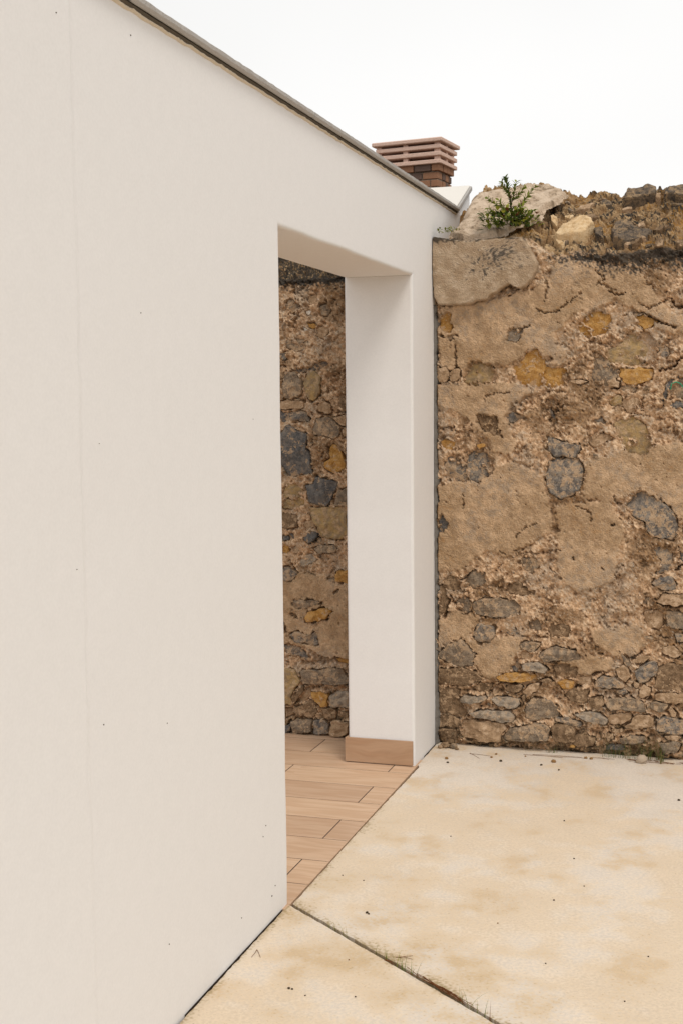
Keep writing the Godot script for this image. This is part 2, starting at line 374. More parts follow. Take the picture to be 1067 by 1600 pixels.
func make_textures() -> void:
	var size := 384
	var low := bytes(noise(FastNoiseLite.TYPE_SIMPLEX_SMOOTH, 0.012, 4, 11), size)
	var mid := bytes(noise(FastNoiseLite.TYPE_SIMPLEX_SMOOTH, 0.035, 4, 12), size)
	var fine := bytes(noise(FastNoiseLite.TYPE_SIMPLEX_SMOOTH, 0.16, 3, 13), size)
	var spots := bytes(noise(FastNoiseLite.TYPE_SIMPLEX_SMOOTH, 0.055, 5, 14, true), size)
	normal_rough = normal_from(noise(FastNoiseLite.TYPE_PERLIN, 0.13, 4, 21), size, 7.0)
	normal_fine = normal_from(noise(FastNoiseLite.TYPE_PERLIN, 0.06, 5, 22), size, 5.0)
	var smear := Vector3(0.46, 0.32, 0.2)
	var kinds := {
		"o": [Vector3(0.36, 0.18, 0.045), Vector3(0.5, 0.29, 0.1), smear, 0.66],
		"q": [Vector3(0.4, 0.27, 0.12), Vector3(0.27, 0.2, 0.125), smear, 0.64],
		"b": [Vector3(0.098, 0.091, 0.088), Vector3(0.27, 0.228, 0.183), smear, 0.57],
		"g": [Vector3(0.15, 0.115, 0.085), Vector3(0.27, 0.21, 0.15), smear, 0.6],
		"d": [Vector3(0.092, 0.091, 0.093), Vector3(0.18, 0.165, 0.15), smear, 0.68],
		"n": [Vector3(0.13, 0.083, 0.047), Vector3(0.25, 0.165, 0.098), smear, 0.64],
		"p": [Vector3(0.42, 0.34, 0.255), Vector3(0.22, 0.185, 0.15), smear, 0.66],
		"t": [Vector3(0.42, 0.285, 0.175), Vector3(0.29, 0.19, 0.11), Vector3(0.55, 0.4, 0.27), 0.62],
		"w": [Vector3(0.75, 0.7, 0.62), Vector3(0.55, 0.48, 0.4), smear, 0.7],
		"y": [Vector3(0.56, 0.38, 0.2), Vector3(0.66, 0.5, 0.31), Vector3(0.36, 0.22, 0.1), 0.66],
		"k": [Vector3(0.04, 0.035, 0.032), Vector3(0.17, 0.125, 0.085), Vector3(0.33, 0.22, 0.12), 0.62],
		"z": [Vector3(0.33, 0.225, 0.14), Vector3(0.42, 0.31, 0.21), Vector3(0.085, 0.072, 0.06), 0.62],
	}
	for key: String in kinds:
		var k: Array = kinds[key]
		var shift: int = hash(key) % 977
		var data := PackedByteArray()
		data.resize(size * size * 3)
		var thr: float = k[3]
		var c1: Vector3 = k[0]
		var c2: Vector3 = k[1]
		var s: Vector3 = k[2]
		for i in size * size:
			var j := (i + shift * size * 3 + shift) % (size * size)
			var m := mid[j] / 255.0
			var f := fine[i] / 255.0
			var c := c1.lerp(c2, smoothstep(0.32, 0.68, m * 0.65 + low[j] / 255.0 * 0.35 + (f - 0.5) * 0.3))
			c *= 0.84 + 0.32 * f
			if f < 0.27:
				c *= 0.75
			var sm := low[i] / 255.0 * 0.5 + spots[j] / 255.0 * 0.22 + (mid[(j + 5000) % (size * size)] / 255.0 - 0.5) * 0.5 + (f - 0.5) * 0.16 + 0.17
			c = c.lerp(s * (0.8 + 0.4 * f), smoothstep(thr - 0.02, thr + 0.05, sm) * 0.85)
			data[i * 3] = srgb8(c.x); data[i * 3 + 1] = srgb8(c.y); data[i * 3 + 2] = srgb8(c.z)
		var m := mat(0.92)
		m.albedo_texture = tex(data, size, size)
		mats[key] = world_mapped(m, 2.6, normal_rough, 0.5)
	# grain that multiplies a vertex colour or a plain colour
	var grains := {"grain": [0.72, 0.4, 0.16], "soft": [0.95, 0.05, 0.025]}
	for key: String in grains:
		var g: Array = grains[key]
		var data := PackedByteArray()
		data.resize(size * size * 3)
		for i in size * size:
			var v: float = g[0] + g[1] * fine[i] / 255.0 + g[2] * (mid[i] / 255.0 - 0.5)
			for ch in 3:
				data[i * 3 + ch] = srgb8(v)
		mats[key + "_tex"] = tex(data, size, size)
	var m := mat(0.95)
	m.vertex_color_use_as_albedo = true
	m.albedo_texture = mats["grain_tex"]
	mats["mortar"] = world_mapped(m, 3.1, normal_rough, 0.8)
	for row in [["plaster", 0.9, lin(0.79, 0.782, 0.775), 0.8], ["ramp_white", 0.9, lin(0.7, 0.67, 0.62), 0.9]]:
		m = mat(row[1], row[2])
		m.albedo_texture = mats["soft_tex"]
		mats[row[0]] = world_mapped(m, 1.3, normal_fine, 0.014)
	for row in [["coping", 0.9, lin(0.46, 0.44, 0.415), 5.0], ["cement", 0.95, lin(0.2, 0.185, 0.165), 5.0], ["bed", 0.95, lin(0.12, 0.1, 0.075), 5.0], ["clay", 0.85, lin(0.74, 0.53, 0.435), 3.0], ["brick", 0.95, lin(0.33, 0.175, 0.105), 4.0],
			["brick_dark", 0.95, lin(0.15, 0.1, 0.08), 4.0], ["chimney_mortar", 0.95, lin(0.3, 0.24, 0.19), 4.0], ["soil", 1.0, lin(0.06, 0.045, 0.03), 6.0], ["earth", 1.0, lin(0.2, 0.15, 0.1), 1.0],
			["grout", 0.95, lin(0.07, 0.05, 0.038), 6.0], ["lip", 0.95, lin(0.74, 0.65, 0.52), 6.0], ["crumb", 1.0, lin(0.07, 0.05, 0.03), 9.0], ["crumb_ochre", 1.0, lin(0.3, 0.17, 0.07), 9.0], ["pebble", 0.9, lin(0.5, 0.4, 0.3), 9.0]]:
		m = mat(row[1], row[2])
		m.albedo_texture = mats["grain_tex"]
		mats[row[0]] = world_mapped(m, row[3], normal_rough, 0.6)
	m = mat(0.65)
	m.vertex_color_use_as_albedo = true
	m.backlight_enabled = true
	m.backlight = lin(0.06, 0.09, 0.01)
	mats["leaf"] = m
	mats["twig"] = mat(0.9, lin(0.09, 0.055, 0.03))
	mats["needle"] = mat(0.8, lin(0.16, 0.06, 0.02))
	mats["cord"] = mat(0.5, lin(0.02, 0.35, 0.2))
	# wood-look tiles: grain runs along u
	var tw := 512
	var streak := noise(FastNoiseLite.TYPE_SIMPLEX_SMOOTH, 0.02, 4, 31)
	var wave := noise(FastNoiseLite.TYPE_SIMPLEX_SMOOTH, 0.01, 2, 32)
	var data := PackedByteArray()
	data.resize(tw * tw * 3)
	for y in tw:
		for x in tw:
			var wv := wave.get_noise_2d(x * 0.7, y * 1.3) * 9.0
			var s1 := streak.get_noise_2d(x * 0.28, (y + wv) * 2.2) * 0.5 + 0.5
			var s2 := streak.get_noise_2d(x * 0.8 + 900.0, (y + wv) * 8.0) * 0.5 + 0.5
			var c := Vector3(0.575, 0.385, 0.25).lerp(Vector3(0.645, 0.455, 0.31), smoothstep(0.3, 0.7, s1)) * (0.93 + 0.14 * s2)
			var i := (y * tw + x) * 3
			data[i] = srgb8(c.x); data[i + 1] = srgb8(c.y); data[i + 2] = srgb8(c.z)
	var wood := tex(data, tw, tw)
	for k in 3:
		m = mat(0.5, lin(0.95 - 0.06 * k, 0.95 - 0.07 * k, 0.95 - 0.07 * k))
		m.albedo_texture = wood
		mats["wood%d" % k] = m
	m = mat(0.55, lin(0.7, 0.65, 0.61))
	m.albedo_texture = wood
	mats["skirting"] = m
	mats["concrete"] = concrete_material()

func concrete_material() -> StandardMaterial3D:
	var size := 1280
	var px := 4.0 / size
	var mk := func(freq: float, oct: int, sd: int) -> PackedByteArray:
		var im := noise(FastNoiseLite.TYPE_SIMPLEX_SMOOTH, freq, oct, sd).get_image(size, size)
		im.convert(Image.FORMAT_L8)
		return im.get_data()
	var low: PackedByteArray = mk.call(0.004, 4, 41)
	var mid: PackedByteArray = mk.call(0.02, 4, 42)
	var fine: PackedByteArray = mk.call(0.2, 3, 43)
	var stain: PackedByteArray = mk.call(0.011, 5, 44)
	var data := PackedByteArray()
	data.resize(size * size * 3)
	var pale := Vector3(0.66, 0.585, 0.5)
	var sand := Vector3(0.675, 0.56, 0.425)
	var ochre := Vector3(0.56, 0.385, 0.205)
	var grime := Vector3(0.27, 0.2, 0.1)
	var dir := Vector2(0.789, 0.614)
	for y in size:
		var z := -6.0 + y * px
		for x in size:
			var i := y * size + x
			var wx := x * px
			var l := low[i] / 255.0
			var m := mid[i] / 255.0
			var f := fine[i] / 255.0
			var s := stain[i] / 255.0
			# ochre tannin film: mottled, ends in a ragged outline a little before the old wall
			var film := smoothstep(0.36, 0.62, l * 0.5 + m * 0.3 + (f - 0.5) * 0.25 + 0.18 + clampf((z + 5.0) * 0.22, -0.24, 0.06))
			var c := pale.lerp(sand, film)
			c = c.lerp(ochre, smoothstep(0.6, 0.74, s * 0.75 + m * 0.2 + (f - 0.5) * 0.25) * 0.3)
			var off := Vector2(wx - 0.013, z + 3.818)
			var across := off.x * dir.y - off.y * dir.x
			# washed pale areas and brown leaf-water mottling, strongest round the joint
			c = c.lerp(Vector3(0.76, 0.69, 0.6), smoothstep(0.5, 0.66, (1.0 - l) * 0.5 + (1.0 - m) * 0.3 + (1.0 - s) * 0.22 + (f - 0.5) * 0.12) * 0.3)
			c = c.lerp(Vector3(0.47, 0.34, 0.18), smoothstep(0.46, 0.82, s * 0.45 + m * 0.35 + (f - 0.5) * 0.5 + l * 0.12 + 0.16 * exp(-absf(across) / 0.3)) * (0.24 + 0.32 * exp(-absf(across) / 0.25)))
			# grime and algae beside the joint and along the foot of the white wall
			var near := maxf(exp(-maxf(across, 0.0) / 0.07) * (1.0 if across > -0.004 else 0.0), exp(-absf(across) / 0.014))
			near = maxf(near, exp(-wx / 0.03) * (1.0 if z > -4.9 else 0.5))
			var g := smoothstep(0.42, 0.8, near * 0.62 + m * 0.32 + (f - 0.5) * 0.6 + (l - 0.5) * 0.3)
			c = c.lerp(grime, g * 0.7)
			c *= 0.86 + 0.28 * f + (m - 0.5) * 0.08
			if f > 0.8:
				c *= 0.8
			elif f < 0.2:
				c *= 1.08
			data[i * 3] = srgb8(c.x); data[i * 3 + 1] = srgb8(c.y); data[i * 3 + 2] = srgb8(c.z)
	var mt := mat(0.85)
	mt.albedo_texture = tex(data, size, size)
	mt.normal_enabled = true
	var nim := noise(FastNoiseLite.TYPE_SIMPLEX_SMOOTH, 0.28, 4, 45).get_image(1024, 1024)
	nim.convert(Image.FORMAT_RGBA8)
	nim.bump_map_to_normal_map(2.0)
	mt.normal_texture = ImageTexture.create_from_image(nim)
	mt.normal_scale = 0.2
	return mt

# ---------------------------------------------------------------- the stone wall
func edge_height(u: float) -> float:                     # where the face bends into the sloping top
	var v := lerpf(2.19, 2.34, smoothstep(-0.05, 0.0, u))
	return lerpf(v, 2.255 + 0.02 * na.get_noise_2d(u * 0.6, 7.0), smoothstep(0.42, 0.54, u))

func sag(u: float, t: float) -> float:                   # the top lies lower where it runs under the white wall
	return 0.14 * (1.0 - smoothstep(0.0, 0.14, u)) * smoothstep(0.02, 0.4, t) * (1.0 - 0.5 * smoothstep(0.55, 0.8, t)) if u > -0.45 else 0.0

func on_wall(u: float, v: float, e: float, h: float) -> Vector3:
	var t := v - e
	if t <= 0.0:
		return Vector3(u, v, WZ + h)
	var k := smoothstep(0.0, 0.03, t)
	var run := t * cos(TILT)
	var rise := t * sin(TILT)
	if t > 0.64:                                          # beyond the ridge it falls away at the back
		var over := t - 0.64
		run = 0.64 * cos(TILT) + over * 0.5
		rise = 0.64 * sin(TILT) - over * 1.2
	return Vector3(u, e + rise + h * k * cos(TILT) - sag(u, t), WZ - run + h * lerpf(1.0, sin(TILT), k))

func relief(u: float, v: float, t: float, plaster: float, stone: float, crack: float, collar: float) -> float:
	var a := na.get_noise_2d(u, v)
	var b := nb.get_noise_2d(u, v)
	var chunk := ng.get_noise_2d(u, v)
	var loose := clampf(0.65 + 1.8 * ne.get_noise_2d(u * 2.2 + 40.0, v * 2.2), 0.15, 1.4)
	var net := smoothstep(0.9, 0.975, nh.get_noise_2d(u, v)) * smoothstep(-0.05, 0.25, na.get_noise_2d(u * 0.35 + 20.0, v * 0.35))
	var rough := 0.003 + a * 0.017 + b * 0.005 + (chunk * 0.009 + nf.get_noise_2d(u, v) * 0.011) * loose
	rough -= smoothstep(0.4, 0.6, nc.get_noise_2d(u, v)) * 0.016
	var smooth_ := a * 0.009 + b * 0.001 + 0.0135 + chunk * 0.0009 - smoothstep(0.62, 0.75, nc.get_noise_2d(u + 7.0, v)) * 0.012
	var h := lerpf(rough, smooth_, plaster) - net * lerpf(0.016, 0.008, plaster)
	h -= 0.02 * (1.0 - smoothstep(0.25, 0.5, v + a * 0.12)) * (1.0 - plaster)
	h = maxf(h, collar + b * 0.004 + chunk * 0.003) if collar > 0.0 else h
	if t > -0.05:
		var top := a * 0.03 + b * 0.003 + nk.get_noise_2d(u, v) * 0.011 + chunk * 0.008
		if u > -0.05 and u < 0.5:
			top -= 0.03
		h = lerpf(h, top, smoothstep(-0.05, 0.06, t))
	h = lerpf(h, minf(h, -0.018), stone)
	return h - crack * 0.045

func mortar_color(u: float, v: float, t: float, plaster: float, crack: float) -> Color:
	var l := ne.get_noise_2d(u, v) * 0.5 + 0.5
	var m := na.get_noise_2d(u * 1.7 + 3.0, v * 1.7) * 0.5 + 0.5
	var f := clampf(nb.get_noise_2d(u * 1.3, v * 1.3 + 9.0) * 0.85 + 0.5, 0.0, 1.0)
	var chunk := ng.get_noise_2d(u, v) * 0.5 + 0.5
	var speck := ni.get_noise_2d(u, v)
	var rough := Vector3(0.6, 0.39, 0.232).lerp(Vector3(0.79, 0.59, 0.4), smoothstep(0.45, 0.75, m * 0.4 + f * 0.35 + chunk * 0.25)).lerp(Vector3(0.35, 0.225, 0.13), smoothstep(0.5, 0.7, l * 0.8 + m * 0.2))
	var smooth_ := Vector3(0.59, 0.405, 0.25).lerp(Vector3(0.43, 0.29, 0.172), smoothstep(0.35, 0.65, l * 0.6 + m * 0.4))
	var c := rough.lerp(smooth_, plaster)
	c *= lerpf(0.68 + 0.56 * f + 0.16 * (chunk - 0.5), 0.84 + 0.3 * f, plaster * 0.75)
	c = c.lerp(Vector3(0.78, 0.66, 0.52), smoothstep(0.46, 0.62, speck) * (0.7 - 0.5 * plaster))      # lime flecks
	c = c.lerp(Vector3(0.12, 0.08, 0.05), smoothstep(0.46, 0.62, -speck) * (0.65 - 0.25 * plaster))  # grit
	# rust-coloured clay and grey weathered skin, in patches
	c = c.lerp(Vector3(0.4, 0.215, 0.085), smoothstep(0.6, 0.78, m * 0.4 + l * 0.4 + f * 0.2) * 0.55)
	c = c.lerp(Vector3(0.25, 0.215, 0.18), smoothstep(0.56, 0.68, (1.0 - l) * 0.5 + m * 0.3 + f * 0.25) * 0.5)
	# damp dirt and moss stain at the foot, in patches
	var dirt := smoothstep(0.56, 0.72, 0.66 - v * 1.2 + (m - 0.5) * 0.7 + (f - 0.5) * 0.5)
	c = c.lerp(Vector3(0.12, 0.082, 0.042), dirt * 0.8)
	# black lichen under and over the edge of the top
	var belt := 1.0 - absf(t + 0.012) / 0.09
	if u > 0.5 or u < -0.05:
		var lich := smoothstep(0.42, 0.62, belt * 0.55 + (0.3 if u < -0.05 and t > -0.015 else (-0.12 if u < -0.05 else clampf((u - 0.72) * 1.2, -0.3, 0.12))) + m * 0.35 + (f - 0.5) * 0.55)
		c = c.lerp(Vector3(0.03, 0.026, 0.022) * (0.6 + 1.6 * f), lich * 0.94)
	if t > 0.0:
		var k := smoothstep(0.0, 0.03, t)
		var g := Vector3(0.28, 0.17, 0.085).lerp(Vector3(0.52, 0.36, 0.2), smoothstep(0.3, 0.75, f * 0.3 + chunk * 0.3 + 0.4 * (nk.get_noise_2d(u, v) * 0.5 + 0.5)))
		g = g.lerp(Vector3(0.05, 0.04, 0.032), smoothstep(0.48, 0.62, m * 0.55 + nk.get_noise_2d(u, v) * 0.13 + (chunk - 0.5) * 0.2 + (f - 0.5) * 0.5 + clampf((u - 0.6) * 0.25, -0.1, 0.12) + 0.12))
		g = g.lerp(Vector3(0.4, 0.2, 0.04), smoothstep(0.62, 0.7, l * 0.6 + f * 0.4) * 0.7)
		c = c.lerp(g, k * (1.0 - smoothstep(0.5, 0.7, belt * 0.6 + m * 0.4) * 0.6))
	if u < -0.05 and t > -0.03:
		c = c.lerp(Vector3(0.03, 0.026, 0.022) * (0.6 + 1.6 * f), smoothstep(0.3, 0.45, m * 0.5 + (f - 0.5) * 0.6 + minf(t, 0.02) * 8.0 + 0.12) * 0.94)
	return Color(c.x, c.y, c.z)

func far_render(u: float, v: float) -> float:
	if u > -0.97 and u < 1.2:
		return 0.0
	return smoothstep(0.08, 0.1, ne.get_noise_2d(u * 1.3 + 15.0, v * 1.3) + nb.get_noise_2d(u * 0.6, v * 0.6) * 0.08 - (1.0 - smoothstep(0.2, 0.6, v)) * 0.5)

func build_stone_wall() -> void:
	var wall := thing("stone_wall", "old rubble stone wall with flaking tan mortar and crumbling blackened top", "wall", Vector3.ZERO)
	var u0 := -0.97
	var u1 := 1.93
	var v1 := 2.98
	var nx := int((u1 - u0) / CELL) + 1
	var ny := int(v1 / CELL) + 1
	var total := nx * ny
	var extra := []                                            # stones of the stretches outside the photograph
	for k in 84:
		var q := Vector2(rng.randf_range(1.3, 1.88) if k < 24 else (rng.randf_range(1.95, 3.6) if k < 60 else rng.randf_range(-2.6, -1.02)), pow(rng.randf(), 1.4) * 2.0 + 0.06)
		var r := rng.randf_range(0.03, 0.085)
		var flat := []
		for v in blob(q, r, r * rng.randf_range(0.4, 0.75)):
			flat.append_array([roundi(v.x * 1000), roundi(v.y * 1000)])
		extra.append([["g", "n", "t", "b", "o", "q", "n", "p"][rng.randi() % 8], rng.randi_range(16, 30), flat])
	var plaster := PackedFloat32Array(); plaster.resize(total)
	var stone := PackedFloat32Array(); stone.resize(total)
	var crack := PackedFloat32Array(); crack.resize(total)
	var collar := PackedFloat32Array(); collar.resize(total)
	var stamp := func(pl: PackedVector2Array, margin: float, each: Callable) -> void:
		var r := Rect2(pl[0], Vector2.ZERO)
		for q in pl:
			r = r.expand(q)
		r = r.grow(margin)
		for j in range(maxi(0, int(r.position.y / CELL)), mini(ny, int(r.end.y / CELL) + 1)):
			for i in range(maxi(0, int((r.position.x - u0) / CELL)), mini(nx, int((r.end.x - u0) / CELL) + 1)):
				each.call(j * nx + i, Vector2(u0 + i * CELL, j * CELL))
	for flat: Array in PATCHES:
		var pl := poly(flat)
		stamp.call(pl, 0.03, func(k: int, q: Vector2) -> void:
			var d := sdf(q, pl) + nb.get_noise_2d(q.x * 0.6, q.y * 0.6) * 0.012 + na.get_noise_2d(q.x * 1.5, q.y * 1.5) * 0.012
			plaster[k] = maxf(plaster[k], 1.0 - smoothstep(-0.004, 0.003, d)))
	for j in ny:                                               # more render beyond the photograph's edge
		for i in range(int((1.2 - u0) / CELL), nx):
			plaster[j * nx + i] = maxf(plaster[j * nx + i], far_render(u0 + i * CELL, j * CELL))
	for s: Array in STONES + extra.slice(0, 24):
		var pl := poly(s[2])
		stamp.call(pl, 0.024, func(k: int, q: Vector2) -> void:
			var d := sdf(q, pl) + nb.get_noise_2d(q.x * 0.8, q.y * 0.8) * 0.011 + na.get_noise_2d(q.x * 2.2, q.y * 2.2) * 0.017
			var keep_ := 1.0 - smoothstep(-0.003, 0.003, d)
			if s[1] < 15:
				keep_ *= 1.0 - smoothstep(0.3, 0.42, na.get_noise_2d(q.x * 1.6 + 70.0, q.y * 1.6) * 1.1 + nb.get_noise_2d(q.x + 9.0, q.y) * 0.35)
			stone[k] = maxf(stone[k], keep_)
			if s[1] >= 15:                                     # mortar drawn up against the stone along part of its rim
				var gate := smoothstep(-0.05, 0.25, na.get_noise_2d(q.x * 0.9 + 50.0, q.y * 0.9) + 0.38)
				collar[k] = maxf(collar[k], s[1] * 0.0009 * gate * (1.0 - smoothstep(-0.004, 0.022, d))))
	for c: Array in CRACKS:
		var pl := poly(c[1])
		var half: float = c[0] * (0.00034 if c[0] > 10 else 0.00024)
		var mid := pl[pl.size() / 2]
		var reach := maxf(pl[0].distance_to(mid), pl[pl.size() - 1].distance_to(mid)) + 0.004
		stamp.call(pl, 0.03, func(k: int, q: Vector2) -> void:
			q += Vector2(nb.get_noise_2d(q.x, q.y), nb.get_noise_2d(q.y, q.x)) * 0.009
			var d := 1e9
			for e in pl.size() - 1:
				d = minf(d, q.distance_to(Geometry2D.get_closest_point_to_segment(q, pl[e], pl[e + 1])))
			var wide := half * (0.75 + nb.get_noise_2d(q.x * 0.5 + 30.0, q.y * 0.5) * 1.2) * (1.15 - 0.75 * q.distance_to(mid) / reach)
			crack[k] = maxf(crack[k], (1.0 - smoothstep(wide * 0.4, wide * 1.2 + 0.0022, d)) * clampf(c[0] / 14.0, 0.25, 1.2)))
	var p := PackedVector3Array(); p.resize(total)
	var col := PackedColorArray(); col.resize(total)
	var edges := PackedFloat32Array(); edges.resize(nx)
	for i in nx:
		edges[i] = edge_height(u0 + i * CELL)
	for j in ny:
		var v := j * CELL
		for i in nx:
			var k := j * nx + i
			var u := u0 + i * CELL
			var t := v - edges[i]
			var h := relief(u, v, t, plaster[k], stone[k] if collar[k] < 0.002 else stone[k] * 0.97, crack[k], collar[k])
			if v < 0.05:
				h -= (0.05 - v) * 0.5 * clampf(0.4 + na.get_noise_2d(u * 2.0, 3.0), 0.0, 1.0)
			if u > -0.01 and u < 0.012:                        # a narrow open joint against the white wall
				h -= 0.012
			p[k] = on_wall(u, v, edges[i], h)
			col[k] = mortar_color(u, v, t, plaster[k], crack[k])
	part("mortar", grid(nx, ny, p, col, Vector3(0, 0.4, 1)), mats["mortar"], wall)
	for side in [[-5.0, -2.6, 0.03], [-2.6, u0, 0.012], [u1, 3.6, 0.012], [3.6, 6.0, 0.03]]:         # the wall goes on past what the photograph shows
		var cx := int((side[1] - side[0]) / side[2]) + 1
		var cy := int(v1 / side[2]) + 1
		var step: float = (side[1] - side[0]) / (cx - 1)
		p = PackedVector3Array(); p.resize(cx * cy)
		col = PackedColorArray(); col.resize(cx * cy)
		for j in cy:
			for i in cx:
				var u: float = side[0] + i * step
				var v: float = j * side[2]
				var fr := far_render(u, v)
				var e := edge_height(u)
				p[j * cx + i] = on_wall(u, v, e, relief(u, v, v - e, fr, 0.0, 0.0, 0.0))
				col[j * cx + i] = mortar_color(u, v, v - e, fr, 0.0)
		part("mortar", grid(cx, cy, p, col, Vector3(0, 0.4, 1)), mats["mortar"], wall)
	part("core", box(Vector3(-5.0, -0.1, WZ - 0.58), Vector3(6.0, 2.12, WZ - 0.06)), mats["mortar_plain"], wall)
	for s: Array in STONES:
		part("stone", stone_mesh(poly(s[2]), s[1] * 0.001, false), mats[s[0]], wall)
	for key: String in ["g", "n", "t", "b", "o", "q", "p"]:
		var heap := mb()
		for s: Array in extra:
			if s[0] == key:
				heap.append_from(stone_mesh(poly(s[2]), s[1] * 0.001, false), 0, Transform3D.IDENTITY)
		var far := part("distant_stones", heap.commit(), mats[key], wall)
		far.set_meta("kind", "stuff")
	for s: Array in TOPSTONES:
		part("stone", stone_mesh(poly(s[2]), s[1] * 0.0011, true), mats[s[0]], wall)
	for k in 56:                                               # loose rubble on the top
		var u := rng.randf_range(0.5, 1.33) if k < 46 else rng.randf_range(-0.95, -0.3)
		var t := pow(rng.randf(), 0.8) * 0.6
		var r := rng.randf_range(0.01, 0.03)
		part("stone", stone_mesh(blob(Vector2(u, t), r, r * rng.randf_range(0.45, 0.8)), r * 0.75, true), mats[["k", "n", "t", "y", "k", "n", "g"][rng.randi() % 7]], wall)
	var packed := 0
	for k in 160:                                               # small packing stones low in the face
		var u := rng.randf_range(-0.9, 1.3)
		if packed >= 56:
			break
		var v := rng.randf_range(0.03, 1.9) if k % 2 else rng.randf_range(0.03, 0.6)
		var q := Vector2(u, v)
		var clear := true
		for s: Array in STONES:
			if sdf(q, poly(s[2])) < 0.016:
				clear = false
				break
		if not clear or plaster[int(v / CELL) * nx + int((u - u0) / CELL)] > 0.2:
			continue
		packed += 1
		var r := rng.randf_range(0.01, 0.026)
		part("stone", stone_mesh(blob(q, r, r * rng.randf_range(0.45, 0.8)), rng.randf_range(0.015, 0.02), false), mats[["g", "n", "t", "n", "b", "o"][rng.randi() % 6]], wall)
	# a ragged fillet of grey cement in the corner against the white wall
	var fy := spread([-0.01, 2.05, 0.006])
	p = PackedVector3Array()
	for y in fy:
		var wide := clampf(0.012 + na.get_noise_2d(y * 1.4, 60.0) * 0.012 + nb.get_noise_2d(y, 61.0) * 0.005, 0.002, 0.03)
		for q in [[0.0, 0.024], [0.3, 0.019], [0.65, 0.013], [1.0, -0.012]]:
			p.append(Vector3(0.002 + wide * q[0], y, WZ + q[1] + nb.get_noise_2d(y * 0.8, q[0] * 0.05 + 63.0) * 0.004))
	part("cement_fillet", grid(4, fy.size(), p, PackedColorArray(), Vector3(1, 0, 1)), mats["cement"], wall)
	var slab := part("cap_stone", slab_mesh(poly(SLAB[0])), mats["mortar"], wall)
	slab.set_meta("label", "large flat tan cap stone blotched with dark lichen beside the white wall")
	var cap := part("mortar_cap", cap_mesh(poly(CAP[0])), mats["mortar"], wall)
	cap.set_meta("label", "smooth pale mortar capping sloping up behind the weed")

func blob(c: Vector2, rx: float, ry: float) -> PackedVector2Array:
	var r := PackedVector2Array()
	var a := rng.randf() * TAU
	var n := rng.randi_range(5, 7)
	var turn := rng.randf_range(-0.4, 0.4)
	for k in n:
		a += TAU / n * rng.randf_range(0.75, 1.2)
		r.append(c + Vector2(cos(a) * rx, sin(a) * ry).rotated(turn) * rng.randf_range(0.75, 1.2))
	return r

func resample(pl: PackedVector2Array, n: int) -> PackedVector2Array:
	var len_ := 0.0
	for i in pl.size():
		len_ += pl[i].distance_to(pl[(i + 1) % pl.size()])
	var out := PackedVector2Array()
	var i := 0
	var at := 0.0
	for k in n:
		var want := len_ * k / n
		while at + pl[i].distance_to(pl[(i + 1) % pl.size()]) < want and i < pl.size() - 1:
			at += pl[i].distance_to(pl[(i + 1) % pl.size()])
			i += 1
		out.append(pl[i].lerp(pl[(i + 1) % pl.size()], clampf((want - at) / maxf(pl[i].distance_to(pl[(i + 1) % pl.size()]), 1e-6), 0.0, 1.0)))
	return out

func stone_mesh(pl: PackedVector2Array, proud: float, on_top: bool) -> ArrayMesh:
	var size := 0.0
	for i in pl.size():
		size += pl[i].distance_to(pl[(i + 1) % pl.size()])
	var n := clampi(int(size / 0.012), 12, 48)
	var rim := resample(pl, n)
	var c := Vector2.ZERO
	for q in rim:
		c += q / n
	var flush := proud < 0.015 and not on_top
	var level := -0.003 + proud * 0.12 if flush else proud
	var rings := [[1.2, -0.03], [1.1, -0.012], [1.03, 0.0]] if flush else [[1.12, -0.035], [1.05, -0.01], [1.0, proud * 0.5], [0.965, proud * 0.9]]
	for r in ([0.93, 0.84, 0.72, 0.58, 0.44, 0.3, 0.15, 0.0] if size > 0.2 else [0.9, 0.7, 0.4, 0.0]):
		rings.append([r, 1.0])
	var cuts := []                                       # the face is broken along a few flat planes
	for k in 4:
		var a := rng.randf() * TAU
		cuts.append([Vector2(cos(a), sin(a)) * rng.randf_range(0.05, 0.34), level * rng.randf_range(0.98, 1.3) + rng.randf_range(0.0, 0.004)])
	var strata := Vector2(rng.randf_range(-0.25, 0.25), 1.0) * rng.randf_range(0.6, 1.6)
	var p := PackedVector3Array()
	for j in rings.size():
		for k in n + 1:
			var q := rim[k % n]
			q += (q - c).normalized() * (nb.get_noise_2d(q.x * 0.7, q.y * 0.7) * 0.006 + na.get_noise_2d(q.x * 2.0, q.y * 2.0) * 0.011)
			q = c + (q - c) * rings[j][0]
			var top := level
			for cut: Array in cuts:
				top = minf(top, cut[1] + (q - c).dot(cut[0]))
			var lines := na.get_noise_2d(q.x * strata.x * 3.0 + 31.0 + q.y * 0.4, q.y * strata.y * 3.0) * 0.004
			top += na.get_noise_2d(q.x * 1.4 + 11.0, q.y * 1.4) * 0.006 + nb.get_noise_2d(q.x * 0.7, q.y * 0.7) * 0.0025 + lines + ng.get_noise_2d(q.x * 0.5 + 2.0, q.y * 0.5) * 0.0025
			var h: float = top if j >= rings.size() - 4 or rings[j][0] < 0.94 else minf(rings[j][1], top)
			if on_top:
				var e := edge_height(q.x)
				var lift: float = na.get_noise_2d(c.x, c.y + e) * 0.03
				p.append(on_wall(q.x, e + maxf(q.y, 0.001), e, h + lift + 0.002))
			else:
				p.append(Vector3(q.x, q.y, WZ + h))
	return grid(n + 1, rings.size(), p, PackedColorArray(), Vector3(0, 0.4, 1))

